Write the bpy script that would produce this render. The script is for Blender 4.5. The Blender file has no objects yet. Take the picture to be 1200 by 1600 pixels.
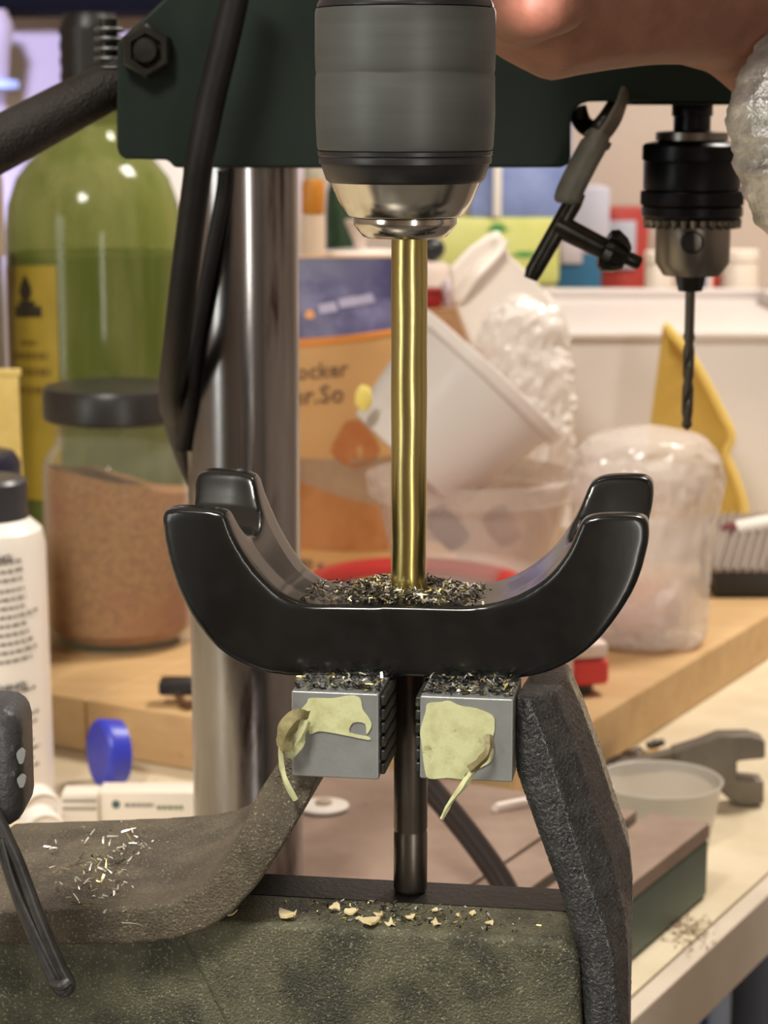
import bpy, bmesh, math, random
from math import sin, cos, pi, radians, sqrt, exp
from mathutils import Vector, Matrix, noise
random.seed(7)
SC = bpy.context.scene
COL = SC.collection
# ------------------------------------------------------------------ camera
H = 0.3595                       # camera height over the bench top (bench top is z = 0)
F = 77.0 / 36.0 * 1600.0
PITCH = math.atan(635.0 / F)
cam = bpy.data.cameras.new('camera'); camo = bpy.data.objects.new('camera', cam); COL.objects.link(camo)
cam.sensor_fit = 'VERTICAL'; cam.sensor_height = 36.0; cam.lens = 77.0
cam.clip_start = 0.02; cam.clip_end = 50
camo.location = (0, 0, H); camo.rotation_euler = (pi / 2 - PITCH, 0, 0)
cam.dof.use_dof = True; cam.dof.focus_distance = 0.545; cam.dof.aperture_fstop = 29.0
SC.camera = camo
# ------------------------------------------------------------------ world and lamps
SC.view_settings.view_transform = 'Standard'; SC.view_settings.look = 'None'
SC.view_settings.gamma = 1.0; SC.view_settings.use_curve_mapping = False
SC.view_settings.exposure = 0.0
wd = bpy.data.worlds.new('world'); SC.world = wd; wd.use_nodes = True
wd.node_tree.nodes['Background'].inputs[0].default_value = (0.9, 0.85, 0.8, 1)
wd.node_tree.nodes['Background'].inputs[1].default_value = 0.25
def area(name, loc, target, sx, sy, power, col):
    l = bpy.data.lights.new(name, 'AREA'); l.shape = 'RECTANGLE'; l.size = sx; l.size_y = sy
    l.energy = power; l.color = col
    o = bpy.data.objects.new(name, l); COL.objects.link(o); o.location = loc
    o.rotation_euler = (Vector(target) - Vector(loc)).to_track_quat('-Z', 'Y').to_euler()
    return o
area('ceiling_lamp_rear', (0.72, 1.62, 1.52), (0.66, 1.50, 0), 0.4, 0.4, 31, (1.0, 0.93, 0.83))
area('ceiling_lamp_front', (-0.45, -0.20, 1.52), (0.0, 0.7, 0.2), 0.35, 0.35, 31, (1.0, 0.95, 0.86))
area('window_light_left', (-1.95, -0.55, 0.45), (0.0, 0.5, 0.2), 0.9, 1.1, 15, (0.95, 1.0, 0.95))
area('doorway_light', (0.92, -2.05, 0.25), (0.2, 0.5, 0.2), 0.20, 1.9, 17, (1.0, 0.96, 0.88))
def spot(name, loc, target, power, col, ang, r):
    l = bpy.data.lights.new(name, 'SPOT'); l.energy = power; l.color = col; l.spot_size = radians(ang); l.spot_blend = 0.6; l.shadow_soft_size = r
    o = bpy.data.objects.new(name, l); COL.objects.link(o); o.location = loc
    o.rotation_euler = (Vector(target) - Vector(loc)).to_track_quat('-Z', 'Y').to_euler()
spot('cool_spot', (-0.27, 1.30, 0.53), (-0.40, 2.5, 0.39), 125, (0.46, 0.48, 1.0), 34, 0.02)
def point(name, loc, power, col, r):
    l = bpy.data.lights.new(name, 'POINT'); l.energy = power; l.color = col; l.shadow_soft_size = r
    o = bpy.data.objects.new(name, l); COL.objects.link(o); o.location = loc; return o

# ------------------------------------------------------------------ photograph geometry -> points in the room
CAM = Vector((0, 0, H))
def ray(px, py):
    x = (px - 600.0) / F; y = (800.0 - py) / F
    return Vector((x, cos(PITCH) + y * sin(PITCH), -sin(PITCH) + y * cos(PITCH)))
def W(px, py, Y):
    d = ray(px, py); return CAM + d * (Y / d.y)
def G(px, py, z=0.0):
    d = ray(px, py); return CAM + d * ((z - H) / d.z)
def zz(py, Y): return W(600, py, Y).z
def S(py, Y): return Y / ray(600, py).y / F
# frame of the vise (turned 8.5 degrees)
VA = radians(8.5)
AX = W(639, 920, 0.545)
def vw(u, v, z): return Vector((AX.x + u * cos(VA) + v * sin(VA), AX.y - u * sin(VA) + v * cos(VA), z))
def V(px, py, v):
    d = ray(px, py); n = Vector((sin(VA), cos(VA), 0))
    t = (v - (CAM - Vector((AX.x, AX.y, 0))).dot(n)) / d.dot(n)
    p = CAM + d * t; r = p - Vector((AX.x, AX.y, 0))
    return (r.x * cos(VA) - r.y * sin(VA), p.z)
# frame of the bench (turned 29 degrees)
BA = radians(29.0)
BD = Vector((sin(BA), cos(BA), 0)); BL = Vector((-cos(BA), sin(BA), 0))

# ------------------------------------------------------------------ materials
def lin(c):
    c = c / 255.0
    return c / 12.92 if c <= 0.04045 else ((c + 0.055) / 1.055) ** 2.4
def rgb(r, g, b): return (lin(r), lin(g), lin(b), 1.0)
MATS = {}
def mat(name, col, rough=0.5, metal=0.0, col2=None, nscale=60.0, lo=0.4, hi=0.62, bump=0.0, bscale=400.0,
        alpha=1.0, tint=None, trans=0.0, coat=0.0, sss=0.0, stretch=None, rough2=None, col3=None, n3=30.0, lo3=0.55, hi3=0.7,
        emit=0.0, spec=0.5, aniso=0.0, voro=None, detail=6.0):
    if name in MATS: return MATS[name]
    m = bpy.data.materials.new(name); MATS[name] = m; m.use_nodes = True
    nt = m.node_tree; N = nt.nodes; L = nt.links
    b = N['Principled BSDF']; out = N['Material Output']
    b.inputs['Base Color'].default_value = col; b.inputs['Roughness'].default_value = rough
    b.inputs['Metallic'].default_value = metal; b.inputs['Coat Weight'].default_value = coat
    b.inputs['Coat Roughness'].default_value = 0.08
    b.inputs['Transmission Weight'].default_value = trans
    b.inputs['Specular IOR Level'].default_value = spec
    if sss:
        b.inputs['Subsurface Weight'].default_value = sss
        b.inputs['Subsurface Radius'].default_value = (1.0, 0.28, 0.12); b.inputs['Subsurface Scale'].default_value = 0.006
    tc = N.new('ShaderNodeTexCoord'); vec = tc.outputs['Object']
    if stretch:
        mp = N.new('ShaderNodeMapping'); mp.inputs['Scale'].default_value = stretch
        L.new(vec, mp.inputs['Vector']); vec = mp.outputs['Vector']
    def nz(scale, det=detail):
        n = N.new('ShaderNodeTexNoise'); n.inputs['Scale'].default_value = scale; n.inputs['Detail'].default_value = det
        n.inputs['Roughness'].default_value = 0.6
        L.new(vec, n.inputs['Vector']); return n.outputs['Fac']
    def ramp(src, a, c):
        r = N.new('ShaderNodeMapRange'); r.inputs['From Min'].default_value = a; r.inputs['From Max'].default_value = c
        L.new(src, r.inputs['Value']); return r.outputs['Result']
    if col2:
        f = ramp(nz(nscale), lo, hi)
        mx = N.new('ShaderNodeMix'); mx.data_type = 'RGBA'
        mx.inputs['A'].default_value = col; mx.inputs['B'].default_value = col2
        L.new(f, mx.inputs['Factor']); cout = mx.outputs['Result']
        if col3:
            f3 = ramp(nz(n3), lo3, hi3)
            m3 = N.new('ShaderNodeMix'); m3.data_type = 'RGBA'; m3.inputs['B'].default_value = col3
            L.new(cout, m3.inputs['A']); L.new(f3, m3.inputs['Factor']); cout = m3.outputs['Result']
        L.new(cout, b.inputs['Base Color'])
        if rough2 is not None:
            rr = N.new('ShaderNodeMapRange'); rr.inputs['To Min'].default_value = rough; rr.inputs['To Max'].default_value = rough2
            L.new(f, rr.inputs['Value']); L.new(rr.outputs['Result'], b.inputs['Roughness'])
    if bump:
        bp = N.new('ShaderNodeBump'); bp.inputs['Strength'].default_value = bump; bp.inputs['Distance'].default_value = 0.001
        if voro:
            vn = N.new('ShaderNodeTexVoronoi'); vn.inputs['Scale'].default_value = voro; L.new(vec, vn.inputs['Vector'])
            L.new(vn.outputs['Distance'], bp.inputs['Height'])
        else: L.new(nz(bscale, 3.0), bp.inputs['Height'])
        L.new(bp.outputs['Normal'], b.inputs['Normal'])
    if emit:
        b.inputs['Emission Color'].default_value = col; b.inputs['Emission Strength'].default_value = emit
    if alpha < 1.0:
        t = N.new('ShaderNodeBsdfTransparent'); t.inputs['Color'].default_value = tint or (1, 1, 1, 1)
        ms = N.new('ShaderNodeMixShader'); lw = N.new('ShaderNodeLayerWeight'); lw.inputs['Blend'].default_value = 0.5; fr = N.new('ShaderNodeMath'); fr.operation = 'POWER'; fr.inputs[1].default_value = 4.0; L.new(lw.outputs['Facing'], fr.inputs[0])
        mxx = N.new('ShaderNodeMath'); mxx.operation = 'MAXIMUM'; mxx.inputs[1].default_value = alpha
        L.new(fr.outputs[0], mxx.inputs[0]); L.new(mxx.outputs[0], ms.inputs['Fac'])
        L.new(t.outputs[0], ms.inputs[1]); L.new(b.outputs[0], ms.inputs[2]); L.new(ms.outputs[0], out.inputs['Surface'])
    return m

# ------------------------------------------------------------------ mesh helpers (all return (verts, faces) in room coordinates)
ORG = {}
def catmull(pts, n=6, closed=False):
    P = [Vector(p) for p in pts]; out = []; m = len(P)
    for i in range(m if closed else m - 1):
        p0 = P[(i - 1) % m] if closed or i > 0 else P[0]; p1 = P[i]; p2 = P[(i + 1) % m]
        p3 = P[(i + 2) % m] if closed or i + 2 < m else P[-1]
        for k in range(n):
            t = k / n
            out.append(0.5 * ((2 * p1) + (p2 - p0) * t + (2 * p0 - 5 * p1 + 4 * p2 - p3) * t * t + (3 * p1 - p0 - 3 * p2 + p3) * t ** 3))
    if not closed: out.append(P[-1])
    return out
def join(*gs):
    v = []; f = []
    for a, b in gs:
        o = len(v); v += a; f += [tuple(i + o for i in q) for q in b]
    return v, f
def xf(g, M): return [M @ Vector(p) for p in g[0]], g[1]
def axis_m(p, d, roll=0.0):
    return Matrix.Translation(Vector(p)) @ Vector(d).normalized().to_track_quat('Z', 'Y').to_matrix().to_4x4() @ Matrix.Rotation(roll, 4, 'Z')
def lathe(prof, seg=48, c=(0, 0, 0), mod=None, sx=1.0, sy=1.0, caps=True):
    v = []; f = []; n = len(prof)
    for j, (r, z) in enumerate(prof):
        for i in range(seg):
            a = 2 * pi * i / seg; dr, dz = mod(j, i, a, r, z) if mod else (0, 0)
            v.append(Vector((c[0] + (r + dr) * cos(a) * sx, c[1] + (r + dr) * sin(a) * sy, c[2] + z + dz)))
    for j in range(n - 1):
        for i in range(seg):
            k = (i + 1) % seg
            f.append((j * seg + i, j * seg + k, (j + 1) * seg + k, (j + 1) * seg + i))
    if caps:
        f.append(tuple(reversed(range(seg)))); f.append(tuple((n - 1) * seg + i for i in range(seg)))
    return v, f
def lat_up(prof_px, px, Y, seg=48, sx=1.0, sy=1.0, caps=True, mod=None):
    """upright turned shape: list of (half width in photo pixels, photo row) seen at depth Y; rows from low to high"""
    c = W(px, prof_px[0][1], Y)
    return lathe([(max(hw, 0.02) * S(py, Y), zz(py, Y)) for hw, py in prof_px], seg, (c.x, Y, 0), mod, sx, sy, caps)
def tube(pts, rad, seg=12, caps=True, flat=1.0):
    P = [Vector(p) for p in pts]; n = len(P); v = []; f = []
    R = rad if isinstance(rad, (list, tuple)) else [rad] * n
    t0 = (P[1] - P[0]).normalized(); nrm = t0.orthogonal().normalized()
    for i in range(n):
        t = (P[min(i + 1, n - 1)] - P[max(i - 1, 0)]).normalized()
        nrm = (nrm - t * nrm.dot(t)).normalized(); bi = t.cross(nrm)
        for k in range(seg):
            a = 2 * pi * k / seg; v.append(P[i] + (nrm * cos(a) * flat + bi * sin(a)) * R[i])
    for i in range(n - 1):
        for k in range(seg):
            q = (k + 1) % seg; f.append((i * seg + k, i * seg + q, (i + 1) * seg + q, (i + 1) * seg + k))
    if caps: f.append(tuple(reversed(range(seg)))); f.append(tuple((n - 1) * seg + k for k in range(seg)))
    return v, f
def prism(outl, fa, fb):
    """closed outline of 2-D points, fa/fb turn (a,b) into the near and far points"""
    n = len(outl); v = [fa(*p) for p in outl] + [fb(*p) for p in outl]
    f = [tuple(range(n)), tuple(reversed(range(n, 2 * n)))]
    for i in range(n):
        k = (i + 1) % n; f.append((i, n + i, n + k, k))
    return v, f
def rbox(x0, x1, y0, y1, z0, z1, b=0.0, seg=2, M=None):
    bm = bmesh.new(); bmesh.ops.create_cube(bm, size=1.0)
    for q in bm.verts: q.co = Vector(((x0 + x1) / 2 + q.co.x * (x1 - x0), (y0 + y1) / 2 + q.co.y * (y1 - y0), (z0 + z1) / 2 + q.co.z * (z1 - z0)))
    if b > 0: bmesh.ops.bevel(bm, geom=bm.edges[:], offset=b, segments=seg, affect='EDGES', profile=0.5)
    bm.verts.index_update()
    v = [q.co.copy() for q in bm.verts]; f = [tuple(x.index for x in q.verts) for q in bm.faces]; bm.free()
    if M: v = [M @ p for p in v]
    return v, f
def sphere(c, rx, ry, rz, seg=24, rings=14, fn=None):
    v = []; f = []
    for j in range(rings + 1):
        th = pi * j / rings
        for i in range(seg):
            a = 2 * pi * i / seg
            p = Vector((sin(max(th, 1e-3) if j < rings else pi - 1e-3) * cos(a), sin(max(th, 1e-3) if j < rings else pi - 1e-3) * sin(a), -cos(th)))
            k = fn(p) if fn else 1.0
            v.append(Vector((c[0] + p.x * rx * k, c[1] + p.y * ry * k, c[2] + p.z * rz * k)))
    for j in range(rings):
        for i in range(seg):
            k = (i + 1) % seg; f.append((j * seg + i, j * seg + k, (j + 1) * seg + k, (j + 1) * seg + i))
    f.append(tuple(reversed(range(seg)))); f.append(tuple(rings * seg + i for i in range(seg)))
    return v, f
def root(name, loc, label, cat, group=None):
    o = bpy.data.objects.new(name, None); COL.objects.link(o); o.location = loc; o.empty_display_size = 0.01
    o['label'] = label; o['category'] = cat
    if group: o['group'] = group
    ORG[o.name] = Vector(loc); return o
def build(name, g, m, parent=None, bevel=0.0, sharp=35, smooth=True, idx=None, bseg=2, fix=True, weld=False):
    v, f = g
    org = ORG[parent.name] if parent else None
    if org is None:
        zs = min(p[2] for p in v); n = len(v)
        org = Vector((sum(p[0] for p in v) / n, sum(p[1] for p in v) / n, zs))
    me = bpy.data.meshes.new(name); me.from_pydata([tuple(Vector(p) - org) for p in v], [], f)
    if fix:
        bm = bmesh.new(); bm.from_mesh(me); bmesh.ops.recalc_face_normals(bm, faces=bm.faces[:]); bm.to_mesh(me); bm.free()
    ms = m if isinstance(m, (list, tuple)) else [m]
    for q in ms: me.materials.append(q)
    if idx: me.polygons.foreach_set('material_index', idx)
    if smooth:
        me.polygons.foreach_set('use_smooth', [True] * len(me.polygons))
        if not bevel: me.set_sharp_from_angle(angle=radians(sharp))
    me.update()
    o = bpy.data.objects.new(name, me); COL.objects.link(o)
    if parent: o.parent = parent
    else: o.location = org
    ORG[o.name] = org
    if bevel:
        md = o.modifiers.new('bevel', 'BEVEL'); md.width = bevel; md.segments = bseg; md.limit_method = 'ANGLE'; md.angle_limit = radians(35)
        md.harden_normals = True
    return o
def tag(o, label, cat, group=None, kind=None):
    o['label'] = label; o['category'] = cat
    if group: o['group'] = group
    if kind: o['kind'] = kind
    return o
def struct(o): o['kind'] = 'structure'; return o
def baked(g, mods, cutter=None):
    """evaluate modifiers on a temporary object, return (verts, faces)"""
    me = bpy.data.meshes.new('tmp'); me.from_pydata([tuple(p) for p in g[0]], [], g[1])
    bm = bmesh.new(); bm.from_mesh(me); bmesh.ops.recalc_face_normals(bm, faces=bm.faces[:]); bm.to_mesh(me); bm.free()
    o = bpy.data.objects.new('tmp', me); COL.objects.link(o); co = None
    if cutter:
        cm = bpy.data.meshes.new('tmpc'); cm.from_pydata([tuple(p) for p in cutter[0]], [], cutter[1])
        bm = bmesh.new(); bm.from_mesh(cm); bmesh.ops.recalc_face_normals(bm, faces=bm.faces[:]); bm.to_mesh(cm); bm.free()
        co = bpy.data.objects.new('tmpc', cm); COL.objects.link(co)
        b = o.modifiers.new('b', 'BOOLEAN'); b.operation = 'DIFFERENCE'; b.object = co; b.solver = 'EXACT'
    for kind, kw in mods:
        md = o.modifiers.new(kind, kind)
        for k, val in kw.items(): setattr(md, k, val)
    dg = bpy.context.evaluated_depsgraph_get(); ev = o.evaluated_get(dg); em = ev.to_mesh()
    v = [q.co.copy() for q in em.vertices]; f = [tuple(p.vertices) for p in em.polygons]
    ev.to_mesh_clear()
    for q in (o, co):
        if q: d = q.data; bpy.data.objects.remove(q); bpy.data.meshes.remove(d)
    return v, f
def text2d(s, size, bold=0.0):
    cu = bpy.data.curves.new('tmp', 'FONT'); cu.body = s; cu.size = size; cu.align_x = 'LEFT'; cu.offset = bold; cu.resolution_u = 2
    o = bpy.data.objects.new('tmp', cu); COL.objects.link(o)
    dg = bpy.context.evaluated_depsgraph_get(); ev = o.evaluated_get(dg); em = ev.to_mesh()
    v = [(q.co.x, q.co.y) for q in em.vertices]; f = [tuple(p.vertices) for p in em.polygons]
    ev.to_mesh_clear(); bpy.data.objects.remove(o); bpy.data.curves.remove(cu)
    return v, f
def quads2d(rects):
    v = []; f = []
    for x0, y0, x1, y1 in rects:
        o = len(v); v += [(x0, y0), (x1, y0), (x1, y1), (x0, y1)]; f.append((o, o + 1, o + 2, o + 3))
    return v, f
def place2d(g, fn): return [fn(x, y) for x, y in g[0]], g[1]
def chips(n, place, smin, smax, nm=3, long=2.5):
    """bent sharp flakes; place() -> (point, lift)"""
    v = []; f = []; idx = []
    for i in range(n):
        p = place(); s = random.uniform(smin, smax); l = s * random.uniform(0.8, long)
        R = Matrix.Rotation(random.uniform(0, 2 * pi), 3, 'Z') @ Matrix.Rotation(random.gauss(0, 0.6), 3, 'X') @ Matrix.Rotation(random.gauss(0, 0.5), 3, 'Y')
        o = len(v); h = s * random.uniform(0.1, 0.5)
        for q in ((-l, -s * .5, 0), (-l, s * .5, 0), (0, s * .5, h), (0, -s * .5, h), (l, -s * .3, h * .2), (l, s * .2, 0)):
            v.append(Vector(p) + R @ Vector(q) * 0.5)
        f += [(o, o + 1, o + 2, o + 3), (o + 3, o + 2, o + 5, o + 4)]; k = random.choices(range(nm), NW[:nm])[0]; idx += [k, k]
    return v, f, idx
NW = [4, 2, 2, 1]

# ------------------------------------------------------------------ the room
wallm = mat('wall_paint', rgb(196, 180, 168), 0.8, col2=rgb(188, 171, 159), nscale=3)
def wall(name, x0, x1, y0, y1, z0, z1, m): return struct(build(name, rbox(x0, x1, y0, y1, z0, z1), m, smooth=False))
wall('floor', -2.0, 2.4, -2.2, 2.6, -1.0, -0.9, mat('floor_concrete', rgb(120, 115, 108), 0.7, col2=rgb(100, 96, 90), nscale=8))
wall('ceiling', -2.0, 2.4, -2.2, 2.6, 1.6, 1.7, mat('ceiling_paint', rgb(215, 208, 198), 0.9))
wall('wall_back', -2.0, 2.4, 2.5, 2.6, -0.9, 1.6, wallm)
wall('wall_front', -2.0, 2.4, -2.2, -2.1, -0.9, 1.6, wallm)
wall('wall_left', -2.1, -2.0, -2.2, 2.6, -1.0, 1.7, wallm)
wall('wall_right', 2.4, 2.5, -2.2, 2.6, -1.0, 1.7, wallm)

# ------------------------------------------------------------------ the bench
E0 = G(987, 1554, 0.0)
def bench_pts(off):
    e = E0 - BL * off; t1 = (2.45 - e.y) / BD.y; t0 = (0.42 - e.y) / BD.y
    return e + BD * t0, e + BD * t1
a0, a1 = bench_pts(0.0)
top_out = [(a0.x, a0.y), (a1.x, a1.y), (-1.3, 2.45), (-1.3, 0.42)]
bench = root('workbench', (a0.x, a0.y, -0.9), 'cream topped workbench with a pale edge strip running away to the right', 'workbench')
bt = mat('bench_top', rgb(222, 208, 180), 0.45, col2=rgb(208, 192, 162), nscale=14, col3=rgb(150, 128, 98), n3=22, lo3=0.66, hi3=0.74)
build('bench_top', prism(top_out, lambda x, y: Vector((x, y, 0)), lambda x, y: Vector((x, y, -0.028))), bt, bench, bevel=0.0006)
em_ = mat('bench_edge', rgb(214, 200, 184), 0.5, col2=rgb(204, 190, 172), nscale=20)
p0, p1 = a0 - BL * 0.0006, a1 - BL * 0.0006
q0, q1 = a0 - BL * 0.010, a1 - BL * 0.010
build('edge_strip', prism([(p0.x, p0.y), (q0.x, q0.y), (q1.x, min(q1.y, 2.46)), (p1.x, min(p1.y, 2.46))], lambda x, y: Vector((x, y, -0.0004)), lambda x, y: Vector((x, y, -0.0315))), em_, bench, bevel=0.0012)
legm = mat('bench_leg', rgb(150, 146, 140), 0.4)
for cx, cy in ((a0.x - 0.06, 0.47), (-1.25, 0.47), (-1.25, 2.38), (a1.x - 0.10, 2.38), ((a0.x + a1.x) / 2 - 0.09, (a0.y + a1.y) / 2)):
    build('leg', rbox(cx - 0.025, cx + 0.025, cy - 0.025, cy + 0.025, -0.9, -0.028, 0.003), legm, bench)
# what shows below the bench on the right
def under(name, px0, px1, py_top, Y, depth, m, label, cat, b=0.01):
    x0 = W(px0, 1560, Y).x; x1 = W(px1, 1560, Y).x
    r = root(name, ((x0 + x1) / 2, Y, -0.9), label, cat); return r, x0, x1
r, x0, x1 = under('storage_crate', 1030, 1112, 1500, 1.05, 0.3, None, 'bright blue plastic crate on the floor under the bench edge', 'crate')
bl = mat('blue_plastic', rgb(60, 140, 220), 0.4)
build('crate_body', rbox(x0 - 0.15, x1, 1.05, 1.30, -0.9, -0.15, 0.01), bl, r)
build('rim', rbox(x0 - 0.16, x1 + 0.004, 1.04, 1.31, -0.15, -0.12, 0.006), bl, r)
r, x0, x1 = under('steel_locker', 1116, 1180, 1460, 1.22, 0.3, None, 'grey blue steel locker standing on the floor behind the bench', 'locker')
lk = mat('locker_paint', rgb(160, 166, 182), 0.45)
build('locker_body', rbox(x0, x1 + 0.01, 1.36, 1.62, -0.9, -0.045, 0.004), lk, r)
build('door', rbox(x0 + 0.016, x1 + 0.008, 1.348, 1.3595, -0.88, -0.06, 0.003), lk, r)
r, x0, x1 = under('white_cabinet', 1184, 1330, 1440, 1.3, 0.3, None, 'white cabinet standing at the lower right beyond the locker', 'cabinet')
wp = mat('white_laminate', rgb(238, 230, 226), 0.4)
build('cabinet_body', rbox(x0 + 0.018, x1 + 0.2, 1.375, 1.76, -0.9, -0.06, 0.003), wp, r)
build('door', rbox(x0 + 0.02, x1 + 0.19, 1.358, 1.3745, -0.86, -0.07, 0.003), wp, r)

# ------------------------------------------------------------------ near drill press (frame mostly outside the picture) and its chuck
darkiron = mat('dark_iron', rgb(60, 60, 58), 0.45, 0.6, col2=rgb(42, 42, 40), nscale=40)
TZ = 0.1168
press = root('pillar_drill', (0.24, 0.52, -0.9), 'grey iron pillar drill whose table and quill carry the vise and big chuck', 'drill press')
build('foot', rbox(0.08, 0.40, 0.36, 0.68, -0.9, -0.85, 0.01), darkiron, press)
build('pillar', lathe([(0.035, -0.85), (0.035, 0.62)], 40, (0.24, 0.52, 0)), mat('steel_pillar', rgb(150, 150, 150), 0.3, 1.0), press)
build('table', rbox(-0.16, 0.0795, 0.38, 0.556, TZ - 0.025, TZ, 0.003), mat('ground_table', rgb(120, 116, 112), 0.4, 0.8), press)
build('table_arm', rbox(0.05, 0.24, 0.44, 0.50, TZ - 0.07, TZ - 0.024, 0.006), darkiron, press)
build('head', rbox(-0.05, 0.30, 0.44, 0.62, 0.50, 0.66, 0.02), darkiron, press)
CX = W(633, 150, 0.545).x; CY = 0.545
sl = mat('chuck_sleeve_rubber', rgb(78, 80, 77), 0.42, col2=rgb(66, 68, 66), nscale=25, stretch=(0.3, 0.3, 6))
slk = mat('chuck_sleeve_dark', rgb(34, 34, 36), 0.35)
silver = mat('bright_steel', rgb(205, 200, 190), 0.16, 1.0, bump=0.02, bscale=300, stretch=(1, 1, 30))
chk = root('drill_chuck', (CX, CY, zz(375, CY)), 'big grey keyless drill chuck with a bright steel nose, gripping the brass bit', 'chuck')
build('quill', lathe([(0.018, 0.385), (0.018, 0.51)], 40, (CX, CY, 0)), darkiron, press)
def cl(rows, m, name, seg=72): return build(name, lat_up(rows, 633, CY, seg), m, chk)
cl([(138, 12), (138, 7), (128, -10), (100, -14)], slk, 'upper_collar')
cl([(120, 242), (136, 234), (138, 228), (140.5, 180), (140.5, 120), (139.5, 117), (139.5, 113), (140.5, 110), (141.5, 80), (141.5, 20), (140, 14), (120, 12)], sl, 'sleeve')
cl([(100, 286), (118, 285), (124, 280), (132, 256), (134.5, 255), (135.5, 248), (134.5, 244), (136.5, 242), (137, 236), (120, 234)], slk, 'lower_band')
cl([(50, 339), (87, 338.5), (92, 336), (106, 312), (117, 287), (118, 285), (90, 280)], silver, 'nose_cone')
cl([(26, 371), (60, 371), (66, 369), (80, 352), (81, 345), (80, 340), (60, 338)], silver, 'nose_ring')
build('spindle', lathe([(0.010, zz(-12, CY)), (0.010, 0.386)], 24, (CX, CY, 0)), silver, chk)
brass = mat('titanium_brass', rgb(196, 182, 122), 0.27, 1.0, col2=rgb(180, 164, 100), nscale=30, bump=0.03, bscale=200, stretch=(4, 4, 0.6))
BX = W(639, 700, CY).x
hz = S(650, CY)
fz = zz(1050, CY)
def flute(j, i, a, r, z): return 0.00004 * cos(2 * (a - z * 120)), 0
bit = root('drill_bit', (BX, CY, zz(925, CY)), 'long brass coloured drill bit held in the big chuck, entering the black cradle', 'drill bit')
build('shank', lathe([(28.0 * hz, zz(925, CY) + k * (zz(362, CY) - zz(925, CY)) / 60) for k in range(61)], 40, (BX, CY, 0), flute), brass, bit)
lipm = mat('lip_dark', rgb(30, 28, 22), 0.4, 0.5)
build('bit_tip', lathe([(0.0003, zz(962, CY)), (26 * hz, zz(945, CY)), (27.4 * hz, zz(925.2, CY))], 24, (BX, CY, 0)), brass, bit)

# ------------------------------------------------------------------ the black cradle
blk = mat('black_bakelite', rgb(13, 14, 14), 0.24, 0.0, coat=0.22, col2=rgb(22, 23, 23), nscale=90, bump=0.012, bscale=900, spec=0.5)
HF, HC = -0.018, -0.0145
out_px = [(247, 812, 1), (254, 801, 1), (268, 798, 1), (305, 798, 1), (338, 801, 1), (351, 808, 1), (361, 834, 1), (378, 866, 1), (405, 903, 1), (440, 934, .8), (480, 948, .4),
          (530, 947, 0), (639, 948, 0), (740, 949, 0), (800, 936, .4), (850, 908, .8), (882, 872, 1), (899, 838, 1), (906, 822, 1), (916, 812, 1), (950, 807, 1), (990, 809, 1), (1010, 816, 1),
          (1014, 840, 1), (1009, 870, 1), (994, 918, 1), (966, 965, 1), (928, 1010, 1), (880, 1043, .9), (820, 1061, .5), (740, 1062, 0),
          (639, 1060, 0), (520, 1058, 0), (440, 1057, .4), (390, 1046, .8), (342, 1020, 1), (300, 974, 1), (270, 918, 1), (252, 856, 1)]
o2 = [V(px, py, HC + (HF - HC) * k) for px, py, k in out_px]
o2 = [(p.x, p.y) for p in catmull([(a, b, 0) for a, b in o2], 4, True)]
D0 = 0.0145
body = prism(o2, lambda a, b: Vector((a, -D0, b)), lambda a, b: Vector((a, D0, b)))
zs = V(390, 842, 0)[1]; sw = 0.0050
slot = [(-0.0088, 0.08 + zs)] + [(-0.0088 + 0.0176 * k / 20, zs + 0.0125 * abs(-1 + k / 10) ** 2.2) for k in range(21)] + [(0.0088, 0.08 + zs)]
cut = prism(slot, lambda a, b: Vector((-0.12, a, b)), lambda a, b: Vector((0.12, a, b)))
cr = baked(body, [('REMESH', dict(mode='VOXEL', voxel_size=0.0006, adaptivity=0.0)), ('SMOOTH', dict(factor=0.5, iterations=34))], cut)
zb = V(639, 1060, HC)[1]
def cradle_pt(p):
    t = min(max((abs(p.x) - 0.016) / 0.034, 0), 1); t = t * t * (3 - 2 * t)
    hgt = min(max((p.z - zb) / 0.018, 0), 1)
    y = p.y * (1 + 0.24 * t) + (0.009 * t * min(1, max(0, (p.y + 0.0052) / 0.0095)))
    zl_ = p.z + 0.0034 * t * min(1, max(0, (p.y + 0.004) / 0.009)) * min(1, max(0, (p.z - zb - 0.012) / 0.02))
    y += 3.4 * max(0, abs(p.x) - 0.030) ** 2
    return vw(p.x, y, zl_)
cr = ([cradle_pt(p) for p in cr[0]], cr[1])
cradle = root('black_cradle', vw(0, 0, zb), 'glossy black four horned cradle clamped on top of the vise jaws', 'cradle')
build('cradle_body', cr, blk, cradle, sharp=80, fix=False)
stem_m = mat('dark_stem', rgb(112, 104, 96), 0.36, 0.8, col2=rgb(82, 74, 68), nscale=40, stretch=(1, 1, 0.7), col3=rgb(120, 88, 62), n3=55, lo3=0.58, hi3=0.68)
sw_ = 26.5 * S(1250, CY)
SX = W(641.5, 1250, CY)
build('stem', lathe([(sw_ * 0.86, zz(1391, CY)), (sw_ * 0.97, zz(1388, CY)), (sw_, zz(1384, CY)), (sw_, zz(1300, CY)), (sw_ * .97, zz(1298, CY)), (sw_ * .97, zz(1294, CY)), (sw_, zz(1292, CY)), (sw_, zb + 0.002)], 40, (SX.x, SX.y, 0)), stem_m, cradle)

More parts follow.
